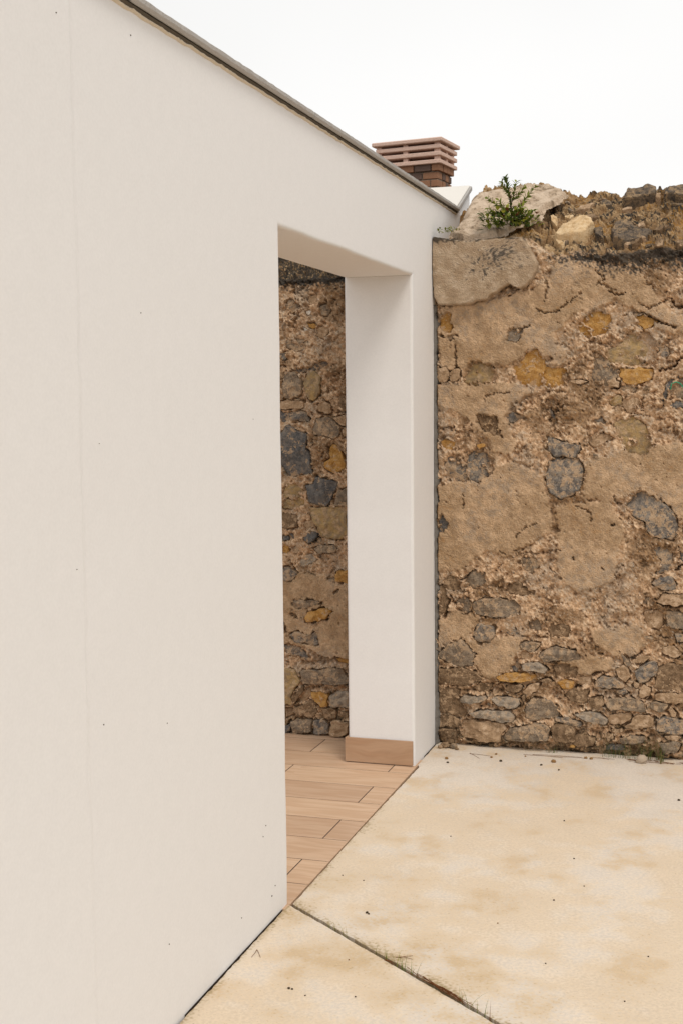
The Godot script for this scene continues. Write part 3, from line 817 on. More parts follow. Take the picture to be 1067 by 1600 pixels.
func slab_mesh(pl: PackedVector2Array) -> ArrayMesh:
	var n := 150
	var rim := resample(pl, n)
	var c := Vector2(0.24, 2.2)
	var rings := [[1.0, -0.05], [1.0, 0.035], [0.993, 0.047], [0.975, 0.054]]
	for k in 26:
		rings.append([0.95 * (1.0 - k / 25.0), 0.056])
	var p := PackedVector3Array()
	var col := PackedColorArray()
	for j in rings.size():
		for k in n + 1:
			var q := rim[k % n]
			q += (q - c).normalized() * nb.get_noise_2d(q.x * 0.9, q.y * 0.9) * 0.004
			q = c + (q - c) * rings[j][0]
			var h: float = rings[j][1]
			if j > 1:
				h += na.get_noise_2d(q.x, q.y) * 0.006 + nb.get_noise_2d(q.x * 0.7, q.y * 0.7) * 0.0022
			p.append(Vector3(maxf(q.x, 0.004), q.y, WZ + h))
			var f := nb.get_noise_2d(q.x, q.y) * 0.5 + 0.5
			var m := na.get_noise_2d(q.x * 1.3, q.y * 1.3) * 0.5 + 0.5
			var cl := Vector3(0.4, 0.29, 0.19).lerp(Vector3(0.5, 0.38, 0.265), smoothstep(0.35, 0.65, m)) * (0.8 + 0.4 * f)
			var blot := (q - Vector2(0.3, 2.255)).rotated(-0.45) * Vector2(6.0, 15.0)
			cl = cl.lerp(Vector3(0.075, 0.065, 0.055), smoothstep(0.45, 0.62, 0.62 - blot.length() * 0.3 + (f - 0.5) * 0.9 + (m - 0.5) * 0.4) * 0.9)
			cl = cl.lerp(Vector3(0.1, 0.09, 0.075), smoothstep(0.5, 0.62, 0.68 - (q - Vector2(0.405, 2.2)).length() * 12.0 + (m - 0.5) * 0.4) * 0.8)
			cl = cl.lerp(Vector3(0.05, 0.042, 0.034), smoothstep(0.45, 0.6, 0.8 - (2.345 - q.y) * 20.0 + (f - 0.5) * 0.7 + (m - 0.5) * 0.6) * 0.9)
			cl = cl.lerp(Vector3(0.68, 0.56, 0.43), smoothstep(0.5, 0.66, ni.get_noise_2d(q.x, q.y)) * 0.6)
			col.append(Color(cl.x, cl.y, cl.z))
	return grid(n + 1, rings.size(), p, col, Vector3(0, 0.2, 1))

func cap_mesh(pl: PackedVector2Array) -> ArrayMesh:
	var cell := 0.005
	var nx := 130
	var ny := 134
	var p := PackedVector3Array()
	var col := PackedColorArray()
	var keep := PackedByteArray()
	for j in ny:
		for i in nx:
			var q := Vector2(-0.04 + i * cell, -0.02 + j * cell)
			var d := sdf(q, pl) + na.get_noise_2d(q.x * 2.0, q.y * 2.0) * 0.014 + nb.get_noise_2d(q.x * 0.6, q.y * 0.6) * 0.006
			keep.append(1 if d < 0.012 else 0)
			var u := q.x
			var h := 0.02 + na.get_noise_2d(u * 0.7, q.y * 0.7) * 0.016 + nb.get_noise_2d(u * 0.5, q.y * 0.5) * 0.002 - maxf(0.0, nc.get_noise_2d(u * 0.8, q.y * 0.8) - 0.45) * 0.02
			h = lerpf(h, -0.004, smoothstep(-0.006, 0.006, d))
			p.append(on_cap(u, q.y, h))
			var f := nb.get_noise_2d(u, q.y) * 0.5 + 0.5
			var m := na.get_noise_2d(u * 1.4, q.y * 1.4) * 0.5 + 0.5
			var c := Vector3(0.6, 0.475, 0.355).lerp(Vector3(0.47, 0.355, 0.25), smoothstep(0.35, 0.7, m)) * (0.86 + 0.28 * f)
			c = c.lerp(Vector3(0.14, 0.1, 0.065), smoothstep(0.62, 0.74, m * 0.5 + f * 0.6) * 0.7)
			col.append(Color(c.x, c.y, c.z))
	return grid(nx, ny, p, col, Vector3(0, 0.6, 1), PackedVector2Array(), keep)

func on_cap(u: float, t: float, h: float) -> Vector3:
	return Vector3(u, 2.34 + t * sin(TILT) + h * cos(TILT) - sag(u, t), WZ - t * cos(TILT) + h * sin(TILT))

# ---------------------------------------------------------------- the white wall
func wall_x(z: float, y: float) -> float:
	var x := ne.get_noise_2d(z * 0.3, y * 0.3) * 0.0022 + na.get_noise_2d(z * 0.25, y * 0.25) * 0.0006
	var seam := -2.542 + 0.006 * na.get_noise_2d(y * 0.5, 4.0)
	x += 0.0022 * smoothstep(-0.004, 0.004, z - seam) * (0.35 + 0.65 * smoothstep(0.3, 1.6, y))      # where two coats of render meet
	x += 0.0016 * exp(-pow((z - seam + 0.004) / 0.006, 2.0)) * clampf(nb.get_noise_2d(z * 0.5, y * 0.4) + 0.55, 0.0, 1.0)
	return x

func spread(list: Array) -> PackedFloat32Array:               # [from, to, step, to, step ...]
	var out := PackedFloat32Array([list[0]])
	var at: float = list[0]
	for k in range(1, list.size(), 2):
		var n := maxi(1, int(ceil(absf(list[k] - at) / list[k + 1])))
		for i in n:
			out.append(lerpf(at, list[k], float(i + 1) / n))
		at = list[k]
	return out

func panel(zs: PackedFloat32Array, ys: PackedFloat32Array) -> ArrayMesh:
	var p := PackedVector3Array()
	for y in ys:
		for z in zs:
			p.append(Vector3(wall_x(z, y), y, z))
	return grid(zs.size(), ys.size(), p, PackedColorArray(), Vector3.RIGHT)

func build_white_wall() -> void:
	var w := thing("white_wall", "smooth off-white plastered wall with a doorway and grey stone coping", "wall")
	var m: Material = mats["plaster"]
	var o := 0.03
	var top := 2.534
	var parts := mb()
	parts.append_from(panel(spread([2.5, -2.46, 0.06, -2.5, 0.01, -2.6, 0.0025, -2.66, 0.01, ZN + o, 0.03]), spread([-0.03, top, 0.03])), 0, Transform3D.IDENTITY)
	parts.append_from(panel(spread([ZN + o, ZF - o, 0.03]), spread([DH + o, top, 0.03])), 0, Transform3D.IDENTITY)
	parts.append_from(panel(spread([ZF - o, -6.34, 0.03]), spread([-0.03, top, 0.03])), 0, Transform3D.IDENTITY)
	# the arris and reveals of the doorway, slightly wavy as trowelled by hand
	var path := []
	for y in spread([-0.03, DH, 0.03]):
		path.append([Vector2(ZN, y), Vector2(ZN + o, lerpf(-0.03, DH + o, (y + 0.03) / (DH + 0.03)))])
	var n := 56
	for k in range(1, n + 1):
		path.append([Vector2(lerpf(ZN, ZF, float(k) / n), DH), Vector2(lerpf(ZN + o, ZF - o, float(k) / n), DH + o)])
	var ys := spread([DH, -0.03, 0.03])
	for k in range(1, ys.size()):
		path.append([Vector2(ZF, ys[k]), Vector2(ZF - o, lerpf(DH + o, -0.03, float(k) / (ys.size() - 1)))])
	var reveals := mb()
	for half in 2:
		var section := [[1.0, 0.0], [0.6, 0.0], [0.33, 0.0], [0.16, -0.0016], [0.05, -0.005], [0.0, -0.011]] if half == 0 else [[0.0, -0.011], [0.0, -0.06], [0.0, -0.12], [0.0, -0.2], [0.0, -0.28], [0.0, -TH + 0.01], [0.06, -TH + 0.004], [0.2, -TH], [1.0, -TH]]
		for run in [[0, spread([-0.03, DH, 0.03]).size() - 1, Vector3(0, 0, -1)], [spread([-0.03, DH, 0.03]).size() - 1, spread([-0.03, DH, 0.03]).size() - 1 + n, Vector3(0, -1, 0)], [spread([-0.03, DH, 0.03]).size() - 1 + n, path.size() - 1, Vector3(0, 0, 1)]]:
			var p := PackedVector3Array()
			for i in range(run[0], run[1] + 1):
				var a: Vector2 = path[i][0]
				var b: Vector2 = path[i][1]
				var wob := (ne.get_noise_2d(a.x * 0.8, a.y * 0.8) * 0.004 + na.get_noise_2d(a.x * 0.4, a.y * 0.4) * 0.0015)
				for s: Array in section:
					var q := a.lerp(b, s[0])
					var hold: float = (1.0 - s[0]) * (1.0 if s[1] > -0.02 else 0.6) * (1.0 if a.y > 0.0 else 0.0)
					var dirv: Vector3 = run[2]
					q += Vector2(dirv.z, dirv.y) * wob * hold
					p.append(Vector3(s[1] + (wall_x(q.x, q.y) if s[1] > -0.02 else 0.0), q.y, q.x))
			(parts if half == 0 else reveals).append_from(grid(section.size(), run[1] - run[0] + 1, p, PackedColorArray(), run[2] + Vector3(0.6, 0, 0)), 0, Transform3D.IDENTITY)
	# the back of the wall and its core
	for r in [[2.5, ZN + o, -0.03, top], [ZN + o, ZF - o, DH + o, top], [ZF - o, -6.34, -0.03, top]]:
		add_box(parts, Vector3(-TH, r[2], r[1]), Vector3(-0.02, r[3], r[0]))
	part("wall_body", parts.commit(), m, w)
	part("door_reveal", reveals.commit(), m, w)
	var marks := [[-2.836, 2.468, 2.2], [-2.484, 2.422, 2.0], [-2.854, 1.824, 1.8], [-2.512, 1.247, 1.6], [-2.955, 0.799, 1.8], [-2.939, 0.227, 2.0], [-3.43, 0.105, 2.2], [-2.62, 0.876, 2.0], [-3.584, 1.56, 1.6], [-2.629, 1.518, 1.4], [-3.68, 0.078, 3.0], [-3.71, 0.1, 2.4], [-3.634, 0.317, 2.0], [-3.61, 0.29, 2.2]]
	for k in marks.size():
		part("dirt_speck", pebble_mesh(marks[k][2] * 0.001, 300 + k), mats["crumb"], w, Vector3(wall_x(marks[k][0], marks[k][1]), marks[k][1], marks[k][0]))
	# the raised end over the stone wall
	var end := mb()
	var prof := [Vector2(-6.34, 2.2), Vector2(-6.34, 2.525), Vector2(-6.664, 2.679), Vector2(-6.664, 2.2)]
	for x in [0.0, -0.5]:
		var q := []
		for v: Vector2 in prof:
			q.append(Vector3(x, v.y, v.x))
		face(end, q, Vector3(-0.25, 2.45, -6.5))
	face(end, [Vector3(0, 2.2, -6.664), Vector3(0, 2.679, -6.664), Vector3(-0.5, 2.679, -6.664), Vector3(-0.5, 2.2, -6.664)], Vector3(-0.25, 2.45, -6.5))
	part("wall_end", end.commit(), m, w)
	var rs := mb()
	var xf := Transform3D(Basis(Vector3.RIGHT, atan2(0.154, 0.324)), Vector3(0, 2.529, -6.336))
	add_box(rs, Vector3(-0.56, 0.0, -0.372), Vector3(0.014, 0.024, 0.004), 0.003, xf)
	part("ramp_slab", rs.commit(), mats["coping"], w)
	rs = mb()
	add_box(rs, Vector3(-0.56, 0.0245, -0.37), Vector3(0.004, 0.029, 0.0), 0.002, xf)
	part("ramp_render", rs.commit(), mats["ramp_white"], w)
	# the bed of mortar under the coping: an uneven dark joint with a pale ragged lip
	var zs := spread([2.5, -2.0, 0.05, -6.33, 0.012])
	var bp := PackedVector3Array()
	var lp := PackedVector3Array()
	for z in zs:
		var j := nb.get_noise_2d(z * 0.8, 1.0)
		var j2 := na.get_noise_2d(z * 1.2, 5.0)
		for s in [[-0.01, 2.5365], [0.011, 2.537], [0.01 + 0.002 * j, 2.533], [0.007 + 0.002 * j2, 2.529 + 0.002 * j], [0.0, 2.525 + 0.003 * j2]]:
			bp.append(Vector3(s[0], s[1], z))
		for s in [[0.005, 2.5285 + 0.003 * j], [0.0085 + 0.002 * j2, 2.5265 + 0.003 * j + 0.003 * j2], [0.006, 2.5245 + 0.003 * j + 0.003 * j2], [0.0, 2.522 + 0.004 * j2]]:
			lp.append(Vector3(s[0] + wall_x(z, 2.5), s[1], z))
	part("mortar_bed", grid(5, zs.size(), bp, PackedColorArray(), Vector3.RIGHT), mats["bed"], w)
	part("mortar_lip", grid(4, zs.size(), lp, PackedColorArray(), Vector3.RIGHT), mats["lip"], w)
	var ends := [2.5, 1.15, -0.17, -1.486, -2.804, -4.12, -5.44, -6.33]
	for k in ends.size() - 1:
		part("coping_slab", coping(ends[k] - 0.003, ends[k + 1] + 0.003, k), mats["coping"], w)
	for r in [[Vector3(-TH - 0.012, 0.006, ZF - 0.32), Vector3(-TH - 0.0005, 0.112, ZF + 0.012)], [Vector3(-TH - 0.012, 0.006, ZN - 0.012), Vector3(-TH - 0.0005, 0.112, 1.0)], [Vector3(-TH - 0.0125, 0.005, ZF + 0.0035), Vector3(-0.006, 0.113, ZF + 0.0155)]]:
		var sk := mb()
		skirting(sk, r[0], r[1])
		part("skirting", sk.commit(), mats["skirting"], w)

func skirting(st: SurfaceTool, lo: Vector3, hi: Vector3) -> void:
	var mid := (lo + hi) / 2
	var c := [Vector3(lo.x, lo.y, lo.z), Vector3(hi.x, lo.y, lo.z), Vector3(hi.x, hi.y, lo.z), Vector3(lo.x, hi.y, lo.z), Vector3(lo.x, lo.y, hi.z), Vector3(hi.x, lo.y, hi.z), Vector3(hi.x, hi.y, hi.z), Vector3(lo.x, hi.y, hi.z)]
	for q in [[0, 1, 2, 3], [4, 5, 6, 7], [0, 4, 7, 3], [1, 5, 6, 2], [3, 2, 6, 7], [0, 1, 5, 4]]:
		var pts := []
		var uvs := []
		for k: int in q:
			pts.append(c[k])
			uvs.append(Vector2((c[k].x + c[k].z) * 1.0 + 0.2, c[k].y * 1.0 + 0.37))
		face(st, pts, mid, uvs)

func coping(z0: float, z1: float, k: int) -> ArrayMesh:
	var prof := [Vector2(-TH - 0.04, 2.5365), Vector2(0.009, 2.5365), Vector2(0.0105, 2.5385), Vector2(0.0125, 2.5385), Vector2(0.014, 2.5365), Vector2(0.017, 2.5365), Vector2(0.0225, 2.5415), Vector2(0.024, 2.5435), Vector2(0.024, 2.5535), Vector2(0.022, 2.5555), Vector2(-TH - 0.04, 2.5555), Vector2(-TH - 0.04, 2.5365)]
	var st := mb()
	var zs := spread([z0, z1, 0.03])
	for i in zs.size() - 1:
		for e in prof.size() - 1:
			var q := []
			for c in [[e, i], [e + 1, i], [e + 1, i + 1], [e, i + 1]]:
				var v: Vector2 = prof[c[0]]
				var z := zs[c[1]]
				var j := nb.get_noise_2d(z * 0.5 + k * 3.0, v.y * 2.0) * 0.0016
				q.append(Vector3(v.x + (j if v.x > 0.0 else 0.0), v.y + j * 0.6, z))
			face(st, q, Vector3(-0.15, 2.545, (zs[i] + zs[i + 1]) / 2))
	for z in [z0, z1]:
		for e in prof.size() - 2:
			face(st, [Vector3(-TH, 2.545, z), Vector3(prof[e].x, prof[e].y, z), Vector3(prof[e + 1].x, prof[e + 1].y, z)], Vector3(-0.15, 2.545, (z0 + z1) / 2))
	return st.commit()

# ---------------------------------------------------------------- paving and floor
func slab(outline: Array) -> ArrayMesh:
	var pl := PackedVector2Array()
	for k in outline.size():
		var a: Vector2 = outline[k]
		var b: Vector2 = outline[(k + 1) % outline.size()]
		var n := maxi(1, int(a.distance_to(b) / 0.02)) if mini(int(a.x), int(b.x)) < 3 else 1
		for i in n:
			var q := a.lerp(b, float(i) / n)
			if i > 0:
				q += (b - a).orthogonal().normalized() * (nb.get_noise_2d(q.x * 0.5, q.y * 0.5) * 0.0035)
			pl.append(q)
	var tri := Geometry2D.triangulate_polygon(pl)
	var st := mb()
	for i in range(0, tri.size(), 3):
		var order := [tri[i], tri[i + 1], tri[i + 2]]
		var n := (pl[order[1]] - pl[order[0]]).cross(pl[order[2]] - pl[order[0]])
		if n < 0.0:
			order.reverse()
		for k: int in order:
			st.set_normal(Vector3.UP)
			st.set_uv(Vector2(pl[k].x / 4.0, (pl[k].y + 6.0) / 4.0))
			st.add_vertex(Vector3(pl[k].x, 0, pl[k].y))
	var mid := Vector2.ZERO
	for q in pl:
		mid += q / pl.size()
	for i in pl.size():
		var a := pl[i]
		var b := pl[(i + 1) % pl.size()]
		var uvs := [Vector2(a.x / 4.0, (a.y + 6.0) / 4.0), Vector2(b.x / 4.0, (b.y + 6.0) / 4.0), Vector2(b.x / 4.0, (b.y + 6.0) / 4.0), Vector2(a.x / 4.0, (a.y + 6.0) / 4.0)]
		face(st, [Vector3(a.x, 0, a.y), Vector3(b.x, 0, b.y), Vector3(b.x, -0.05, b.y), Vector3(a.x, -0.05, a.y)], Vector3(mid.x, -0.02, mid.y), uvs)
	return st.commit()

func build_ground() -> void:
	structure("ground", box(Vector3(-60, -0.2, -60), Vector3(60, -0.052, 60)), mats["earth"])
	var g := 0.0029
	var d := Vector2(0.614, -0.789) * g
	var a := Vector2(0.012, -3.818)
	var far := Vector2(7.0, -3.818 + 6.988 * 0.7782)
	structure("pavement", slab([a + Vector2(0.006, -0.004), Vector2(0.016, -4.6), Vector2(0.022, -5.47), Vector2(0.008, -5.5), Vector2(0.006, -5.905), Vector2(7, -5.905), far + d]), mats["concrete"])
	structure("pavement", slab([a - d + Vector2(-0.003, 0.004), far - d, Vector2(7, 5), Vector2(0.009, 5), Vector2(0.008, -3.0)]), mats["concrete"])
	structure("joint_soil", box(Vector3(-0.02, -0.05, -5.95), Vector3(7, -0.026, 5.0)), mats["soil"])
	# wood-look floor tiles behind the white wall, in half bond
	var floor_ := Node3D.new()
	floor_.name = "tile_floor"
	floor_.set_meta("kind", "structure")
	add_child(floor_)
	part("grout", box(Vector3(-3.2, -0.05, WZ - 0.03), Vector3(0.0, -0.0004, 0.5)), mats["grout"], floor_)
	var pitch := 0.2266
	for r in range(-4, 19):
		var z1 := -5.13 + pitch * r
		var z0 := z1 - pitch
		var off := -0.09 if posmod(r, 2) == 1 else -0.525
		var x := off + 0.9
		while x > -3.1:
			var hi := minf(x, 0.012)
			var lo := x - 0.9
			x -= 0.9
			if hi - lo < 0.02 or z1 < WZ - 0.03:
				continue
			if z0 > ZN or z1 < ZF:
				hi = minf(hi, -TH + 0.0)
			if hi - lo < 0.02:
				continue
			part("plank", plank(lo + 0.0022, hi - 0.0022, maxf(z0, WZ - 0.03) + 0.0022, z1 - 0.0022), mats["wood%d" % (rng.randi() % 3)], floor_)

func plank(x0: float, x1: float, z0: float, z1: float) -> ArrayMesh:
	var st := mb()
	var b := 0.0012
	var off := Vector2(rng.randf(), rng.randf())
	var c := Vector3((x0 + x1) / 2, -0.01, (z0 + z1) / 2)
	var t := [Vector3(x0 + b, 0.0004, z0 + b), Vector3(x1 - b, 0.0004, z0 + b), Vector3(x1 - b, 0.0004, z1 - b), Vector3(x0 + b, 0.0004, z1 - b)]
	var s := [Vector3(x0, -0.0002, z0), Vector3(x1, -0.0002, z0), Vector3(x1, -0.0002, z1), Vector3(x0, -0.0002, z1)]
	var d := [Vector3(x0, -0.012, z0), Vector3(x1, -0.012, z0), Vector3(x1, -0.012, z1), Vector3(x0, -0.012, z1)]
	var uv := func(v: Vector3) -> Vector2: return Vector2(v.x * 0.9, v.z * 1.1) + off
	face(st, t, c, t.map(uv))
	for k in 4:
		var j := (k + 1) % 4
		for q in [[t[k], t[j], s[j], s[k]], [s[k], s[j], d[j], d[k]]]:
			face(st, q, c, q.map(uv))
	return st.commit()

# ---------------------------------------------------------------- chimney
func build_chimney() -> void:
	var t := thing("chimney", "brick chimney with slatted terracotta cowl rising behind the white wall", "chimney", Vector3(-0.965, 0, -10.2))
	t.rotation.y = deg_to_rad(-7.0)
	var w := 0.6
	var dp := 0.44
	# the near right corner of the top slab is the origin; the chimney extends to -x and -z
	part("top_slab", box(Vector3(-w, 3.668, -dp), Vector3(0, 3.7, 0), 0.006), mats["clay"], t)
	for y in [3.617, 3.561, 3.5]:
		var st := mb()
		var lo := Vector3(-w + 0.03, y, -dp + 0.03)
		var hi := Vector3(-0.015, y + 0.031, -0.015)
		var th := 0.1
		add_box(st, Vector3(lo.x, lo.y, hi.z - th), Vector3(hi.x, hi.y, hi.z), 0.004)
		add_box(st, Vector3(lo.x, lo.y, lo.z), Vector3(hi.x, hi.y, lo.z + th), 0.004)
		add_box(st, Vector3(lo.x, lo.y + 0.001, lo.z + th), Vector3(lo.x + th, hi.y - 0.001, hi.z - th), 0.003)
		add_box(st, Vector3(hi.x - th, lo.y + 0.001, lo.z + th), Vector3(hi.x, hi.y - 0.001, hi.z - th), 0.003)
		part("slat", st.commit(), mats["clay"], t)
	for y in [[3.531, 3.561], [3.592, 3.617], [3.648, 3.668]]:
		for x in [-w + 0.07, -0.3, -0.035]:
			for z in [-0.035, -dp + 0.09]:
				part("post", box(Vector3(x - 0.04 if x < -0.1 else x - 0.04, y[0] - 0.001, z - 0.04), Vector3(x, y[1] + 0.001, z)), mats["clay"], t)
		part("post", box(Vector3(-0.075, y[0] - 0.001, -0.24), Vector3(-0.035, y[1] + 0.001, -0.2)), mats["clay"], t)
	part("flue", box(Vector3(-w + 0.16, 3.4, -dp + 0.15), Vector3(-0.14, 3.67, -0.14)), mats["brick"], t)
	# brick stack: a corbelled dark course, then ordinary courses, joints recessed
	part("stack", box(Vector3(-0.515, -0.06, -0.36), Vector3(-0.06, 3.5, -0.065)), mats["chimney_mortar"], t)
	var y := 3.5
	var row := 0
	while y > 2.9:
		var h := 0.052
		var gr := 0.006 if row > 0 else 0.022
		y -= h + (0.0 if row == 0 else 0.009)
		var x0 := -0.52 - gr
		var x1 := -0.055 + gr
		var z0 := -0.365 - gr
		var z1 := -0.06 + gr
		var count := 4
		for k in count:
			var shift := 0.0 if row % 2 == 0 else 0.5
			var a := x0 + (x1 - x0) * maxf(0.0, (k - shift) / 3.5)
			var b := x0 + (x1 - x0) * minf(1.0, (k + 1 - shift) / 3.5)
			if b - a > 0.02:
				part("brick", box(Vector3(a + 0.004, y, z1 - 0.1), Vector3(b - 0.004, y + h, z1), 0.004), mats["brick_dark" if rng.randf() < 0.4 else "brick"], t)
		for k in 3:
			var a := z0 + (z1 - 0.105 - z0) * k / 3.0
			var b := z0 + (z1 - 0.105 - z0) * (k + 1) / 3.0
			part("brick", box(Vector3(x1 - 0.09, y, a + 0.004), Vector3(x1, y + h, b - 0.004), 0.004), mats["brick_dark" if rng.randf() < 0.45 else "brick"], t)
		row += 1

# ---------------------------------------------------------------- plants and litter
func leaf(st: SurfaceTool, at: Vector3, dir: Vector3, up: Vector3, len_: float, wide: float, c: Color) -> void:
	var side := dir.cross(up).normalized()
	var n := side.cross(dir).normalized()
	var droop := -n * len_ * 0.18
	var spine := [at, at + dir * len_ * 0.35 + n * len_ * 0.03, at + dir * len_ * 0.72, at + dir * len_ + droop]
	var ws := [0.12, 1.0, 0.75, 0.0]
	for k in 3:
		for s in [-1.0, 1.0]:
			var a: Vector3 = spine[k]
			var b: Vector3 = spine[k + 1]
			var a2: Vector3 = a + side * s * wide * 0.5 * ws[k] + n * wide * 0.16 * ws[k]
			var b2: Vector3 = b + side * s * wide * 0.5 * ws[k + 1] + n * wide * 0.16 * ws[k + 1]
			for q in [[a, a2, b], [b, a2, b2]]:
				var fn: Vector3 = (q[1] - q[0]).cross(q[2] - q[0]).normalized()
				if fn.length() < 0.5:
					continue
				if fn.dot(n) < 0.0:
					fn = -fn
				else:
					q.reverse()
				for v: Vector3 in q:
					st.set_color(c)
					st.set_normal(fn)
					st.add_vertex(v)

func leaf_color(young: float) -> Color:
	var c := Vector3(0.07, 0.115, 0.03).lerp(Vector3(0.3, 0.3, 0.04), clampf(young + rng.randf_range(-0.25, 0.25), 0.0, 1.0))
	if rng.randf() < 0.05:
		c = Vector3(0.16, 0.06, 0.025)
	c *= rng.randf_range(0.75, 1.25)
	return Color(c.x, c.y, c.z)

func build_weed() -> void:
	var base := on_cap(0.345, 0.068, 0.026)
	var t := thing("weed", "leafy green weed with one tall stem growing from the wall top", "weed", base)
	t.scale = Vector3.ONE * 0.92
	var stem := mb()
	var leaves := mb()
	var main := [Vector3.ZERO, Vector3(0.004, 0.07, 0.0), Vector3(-0.004, 0.14, 0.01), Vector3(-0.012, 0.19, 0.012), Vector3(-0.024, 0.238, 0.01)]
	tube(stem, main, 0.0055, 0.0015, 6)
	var shoots := [[0.04, Vector3(0.09, 0.09, 0.03)], [0.06, Vector3(0.12, 0.12, -0.02)], [0.08, Vector3(-0.11, 0.045, 0.03)], [0.03, Vector3(-0.1, 0.04, 0.06)], [0.1, Vector3(0.03, 0.1, 0.02)], [0.02, Vector3(0.07, 0.05, 0.07)], [0.12, Vector3(0.07, 0.055, 0.0)], [0.05, Vector3(-0.05, 0.06, 0.05)], [0.15, Vector3(-0.045, 0.05, 0.01)], [0.01, Vector3(0.1, 0.03, 0.05)]]
	var lines := [[main, 0.1]]
	for s: Array in shoots:
		var a := Vector3(0, s[0], 0.003)
		var e: Vector3 = s[1]
		var line := [a, a + e * 0.35 + Vector3(0, -0.006, 0), a + e * 0.7, a + e + Vector3(0, 0.012, 0)]
		tube(stem, line, 0.0022, 0.0009, 4)
		lines.append([line, 0.5])
	for l: Array in lines:
		var pts: Array = l[0]
		var count := 46 if l[0] == main else 20
		for k in count:
			var f := lerpf(0.3 if l[0] == main else 0.22, 1.0, float(k) / count) * (pts.size() - 1)
			var i := mini(int(f), pts.size() - 2)
			var at: Vector3 = pts[i].lerp(pts[i + 1], f - i)
			var along: Vector3 = (pts[i + 1] - pts[i]).normalized()
			var a := k * 2.4 + rng.randf_range(-0.4, 0.4)
			var u := along.cross(Vector3(0.3, 0.1, 0.9)).normalized()
			var dirv := ((u * cos(a) + along.cross(u) * sin(a)) * 0.85 + along * 0.75).normalized()
			leaf(leaves, at, dirv, along, rng.randf_range(0.022, 0.038), rng.randf_range(0.009, 0.015), leaf_color(l[1]))
	for k in 300:                                          # broad low leaves round the foot
		var at := Vector3(rng.randfn(0.0, 0.07), rng.randf_range(-0.02, 0.06), rng.randfn(0.04, 0.03))
		at.x = clampf(at.x - 0.01, -0.125, 0.135)
		at.y += 0.012 - absf(at.x) * 0.12
		var dirv := Vector3(at.x * 6.0 + rng.randfn(0.0, 0.4), rng.randf_range(0.0, 0.9), 0.5 + rng.randfn(0.0, 0.4)).normalized()
		leaf(leaves, at, dirv, Vector3(0.1, 1, 0.25), rng.randf_range(0.022, 0.042), rng.randf_range(0.012, 0.025), leaf_color(0.15 if rng.randf() < 0.65 else 0.6))
	part("stem", stem.commit(), mats["twig"], t)
	var f := part("foliage", leaves.commit(), mats["leaf"], t)
	f.set_meta("kind", "stuff")
	base = on_cap(0.045, 0.02, 0.025)
	t = thing("seedling", "tiny pale green seedlings in the corner on the cap stone", "weed", base)
	leaves = mb()
	for k in 50:
		var at := Vector3(rng.randfn(0.02, 0.028), rng.randf_range(0.0, 0.022), rng.randf_range(0.0, 0.04))
		leaf(leaves, at, Vector3(rng.randfn(0.0, 0.6), rng.randf_range(0.2, 1.0), 0.4).normalized(), Vector3(0.1, 0.9, 0.4), rng.randf_range(0.01, 0.02), rng.randf_range(0.006, 0.011), leaf_color(0.6))
	part("foliage", leaves.commit(), mats["leaf"], t)

func blade(st: SurfaceTool, at: Vector3, lean: Vector3, h: float, w: float, c: Color) -> void:
	var side := lean.cross(Vector3.UP)
	side = side.normalized() if side.length() > 0.01 else Vector3.RIGHT
	side = (side + lean.normalized() * 0.3).normalized()
	var pts := []
	for k in 5:
		var f := k / 4.0
		pts.append(at + Vector3.UP * h * f * (1.0 - 0.2 * lean.length() * f) + lean * h * f * f)
	for k in 4:
		var wa := w * (1.0 - k / 4.0)
		var wb := w * (1.0 - (k + 1) / 4.0)
		var q := [pts[k] - side * wa, pts[k] + side * wa, pts[k + 1] + side * wb, pts[k + 1] - side * wb]
		var n: Vector3 = (q[1] - q[0]).cross(q[3] - q[0]).normalized()
		for v in [0, 2, 1, 0, 3, 2]:
			st.set_color(c)
			st.set_normal(n)
			st.add_vertex(q[v])

func tuft(called: String, label: String, at: Vector3, n: int, half: Vector2, h0: float, h1: float, young: float, group := "") -> void:
	var st := mb()
	for k in n:
		var q := Vector3(rng.randf_range(-1, 1) * half.x, 0, rng.randf_range(-1, 1) * half.y)
		var lean := Vector3(rng.randfn(0.0, 0.5), 0, rng.randfn(0.15, 0.4))
		var c := leaf_color(young)
		if rng.randf() < 0.2:
			c = Color(0.2, 0.14, 0.06)
		blade(st, q, lean, rng.randf_range(h0, h1), 0.0011, c)
	single(called, st.commit(), mats["leaf"], at, label, "grass", group)

func needles(label: String, at: Vector3, lines: Array, group := "") -> void:
	var st := mb()
	for l: Array in lines:
		var a: Vector3 = l[0]
		var b: Vector3 = l[1]
		tube(st, [a, a.lerp(b, 0.5) + Vector3(rng.randfn(0, 0.002), 0.0015, rng.randfn(0, 0.002)), b], 0.0009, 0.0006, 4)
	var o := single("pine_needles", st.commit(), mats["needle"], at, label, "needles", group)
	if lines.size() > 10:
		o.set_meta("kind", "stuff")

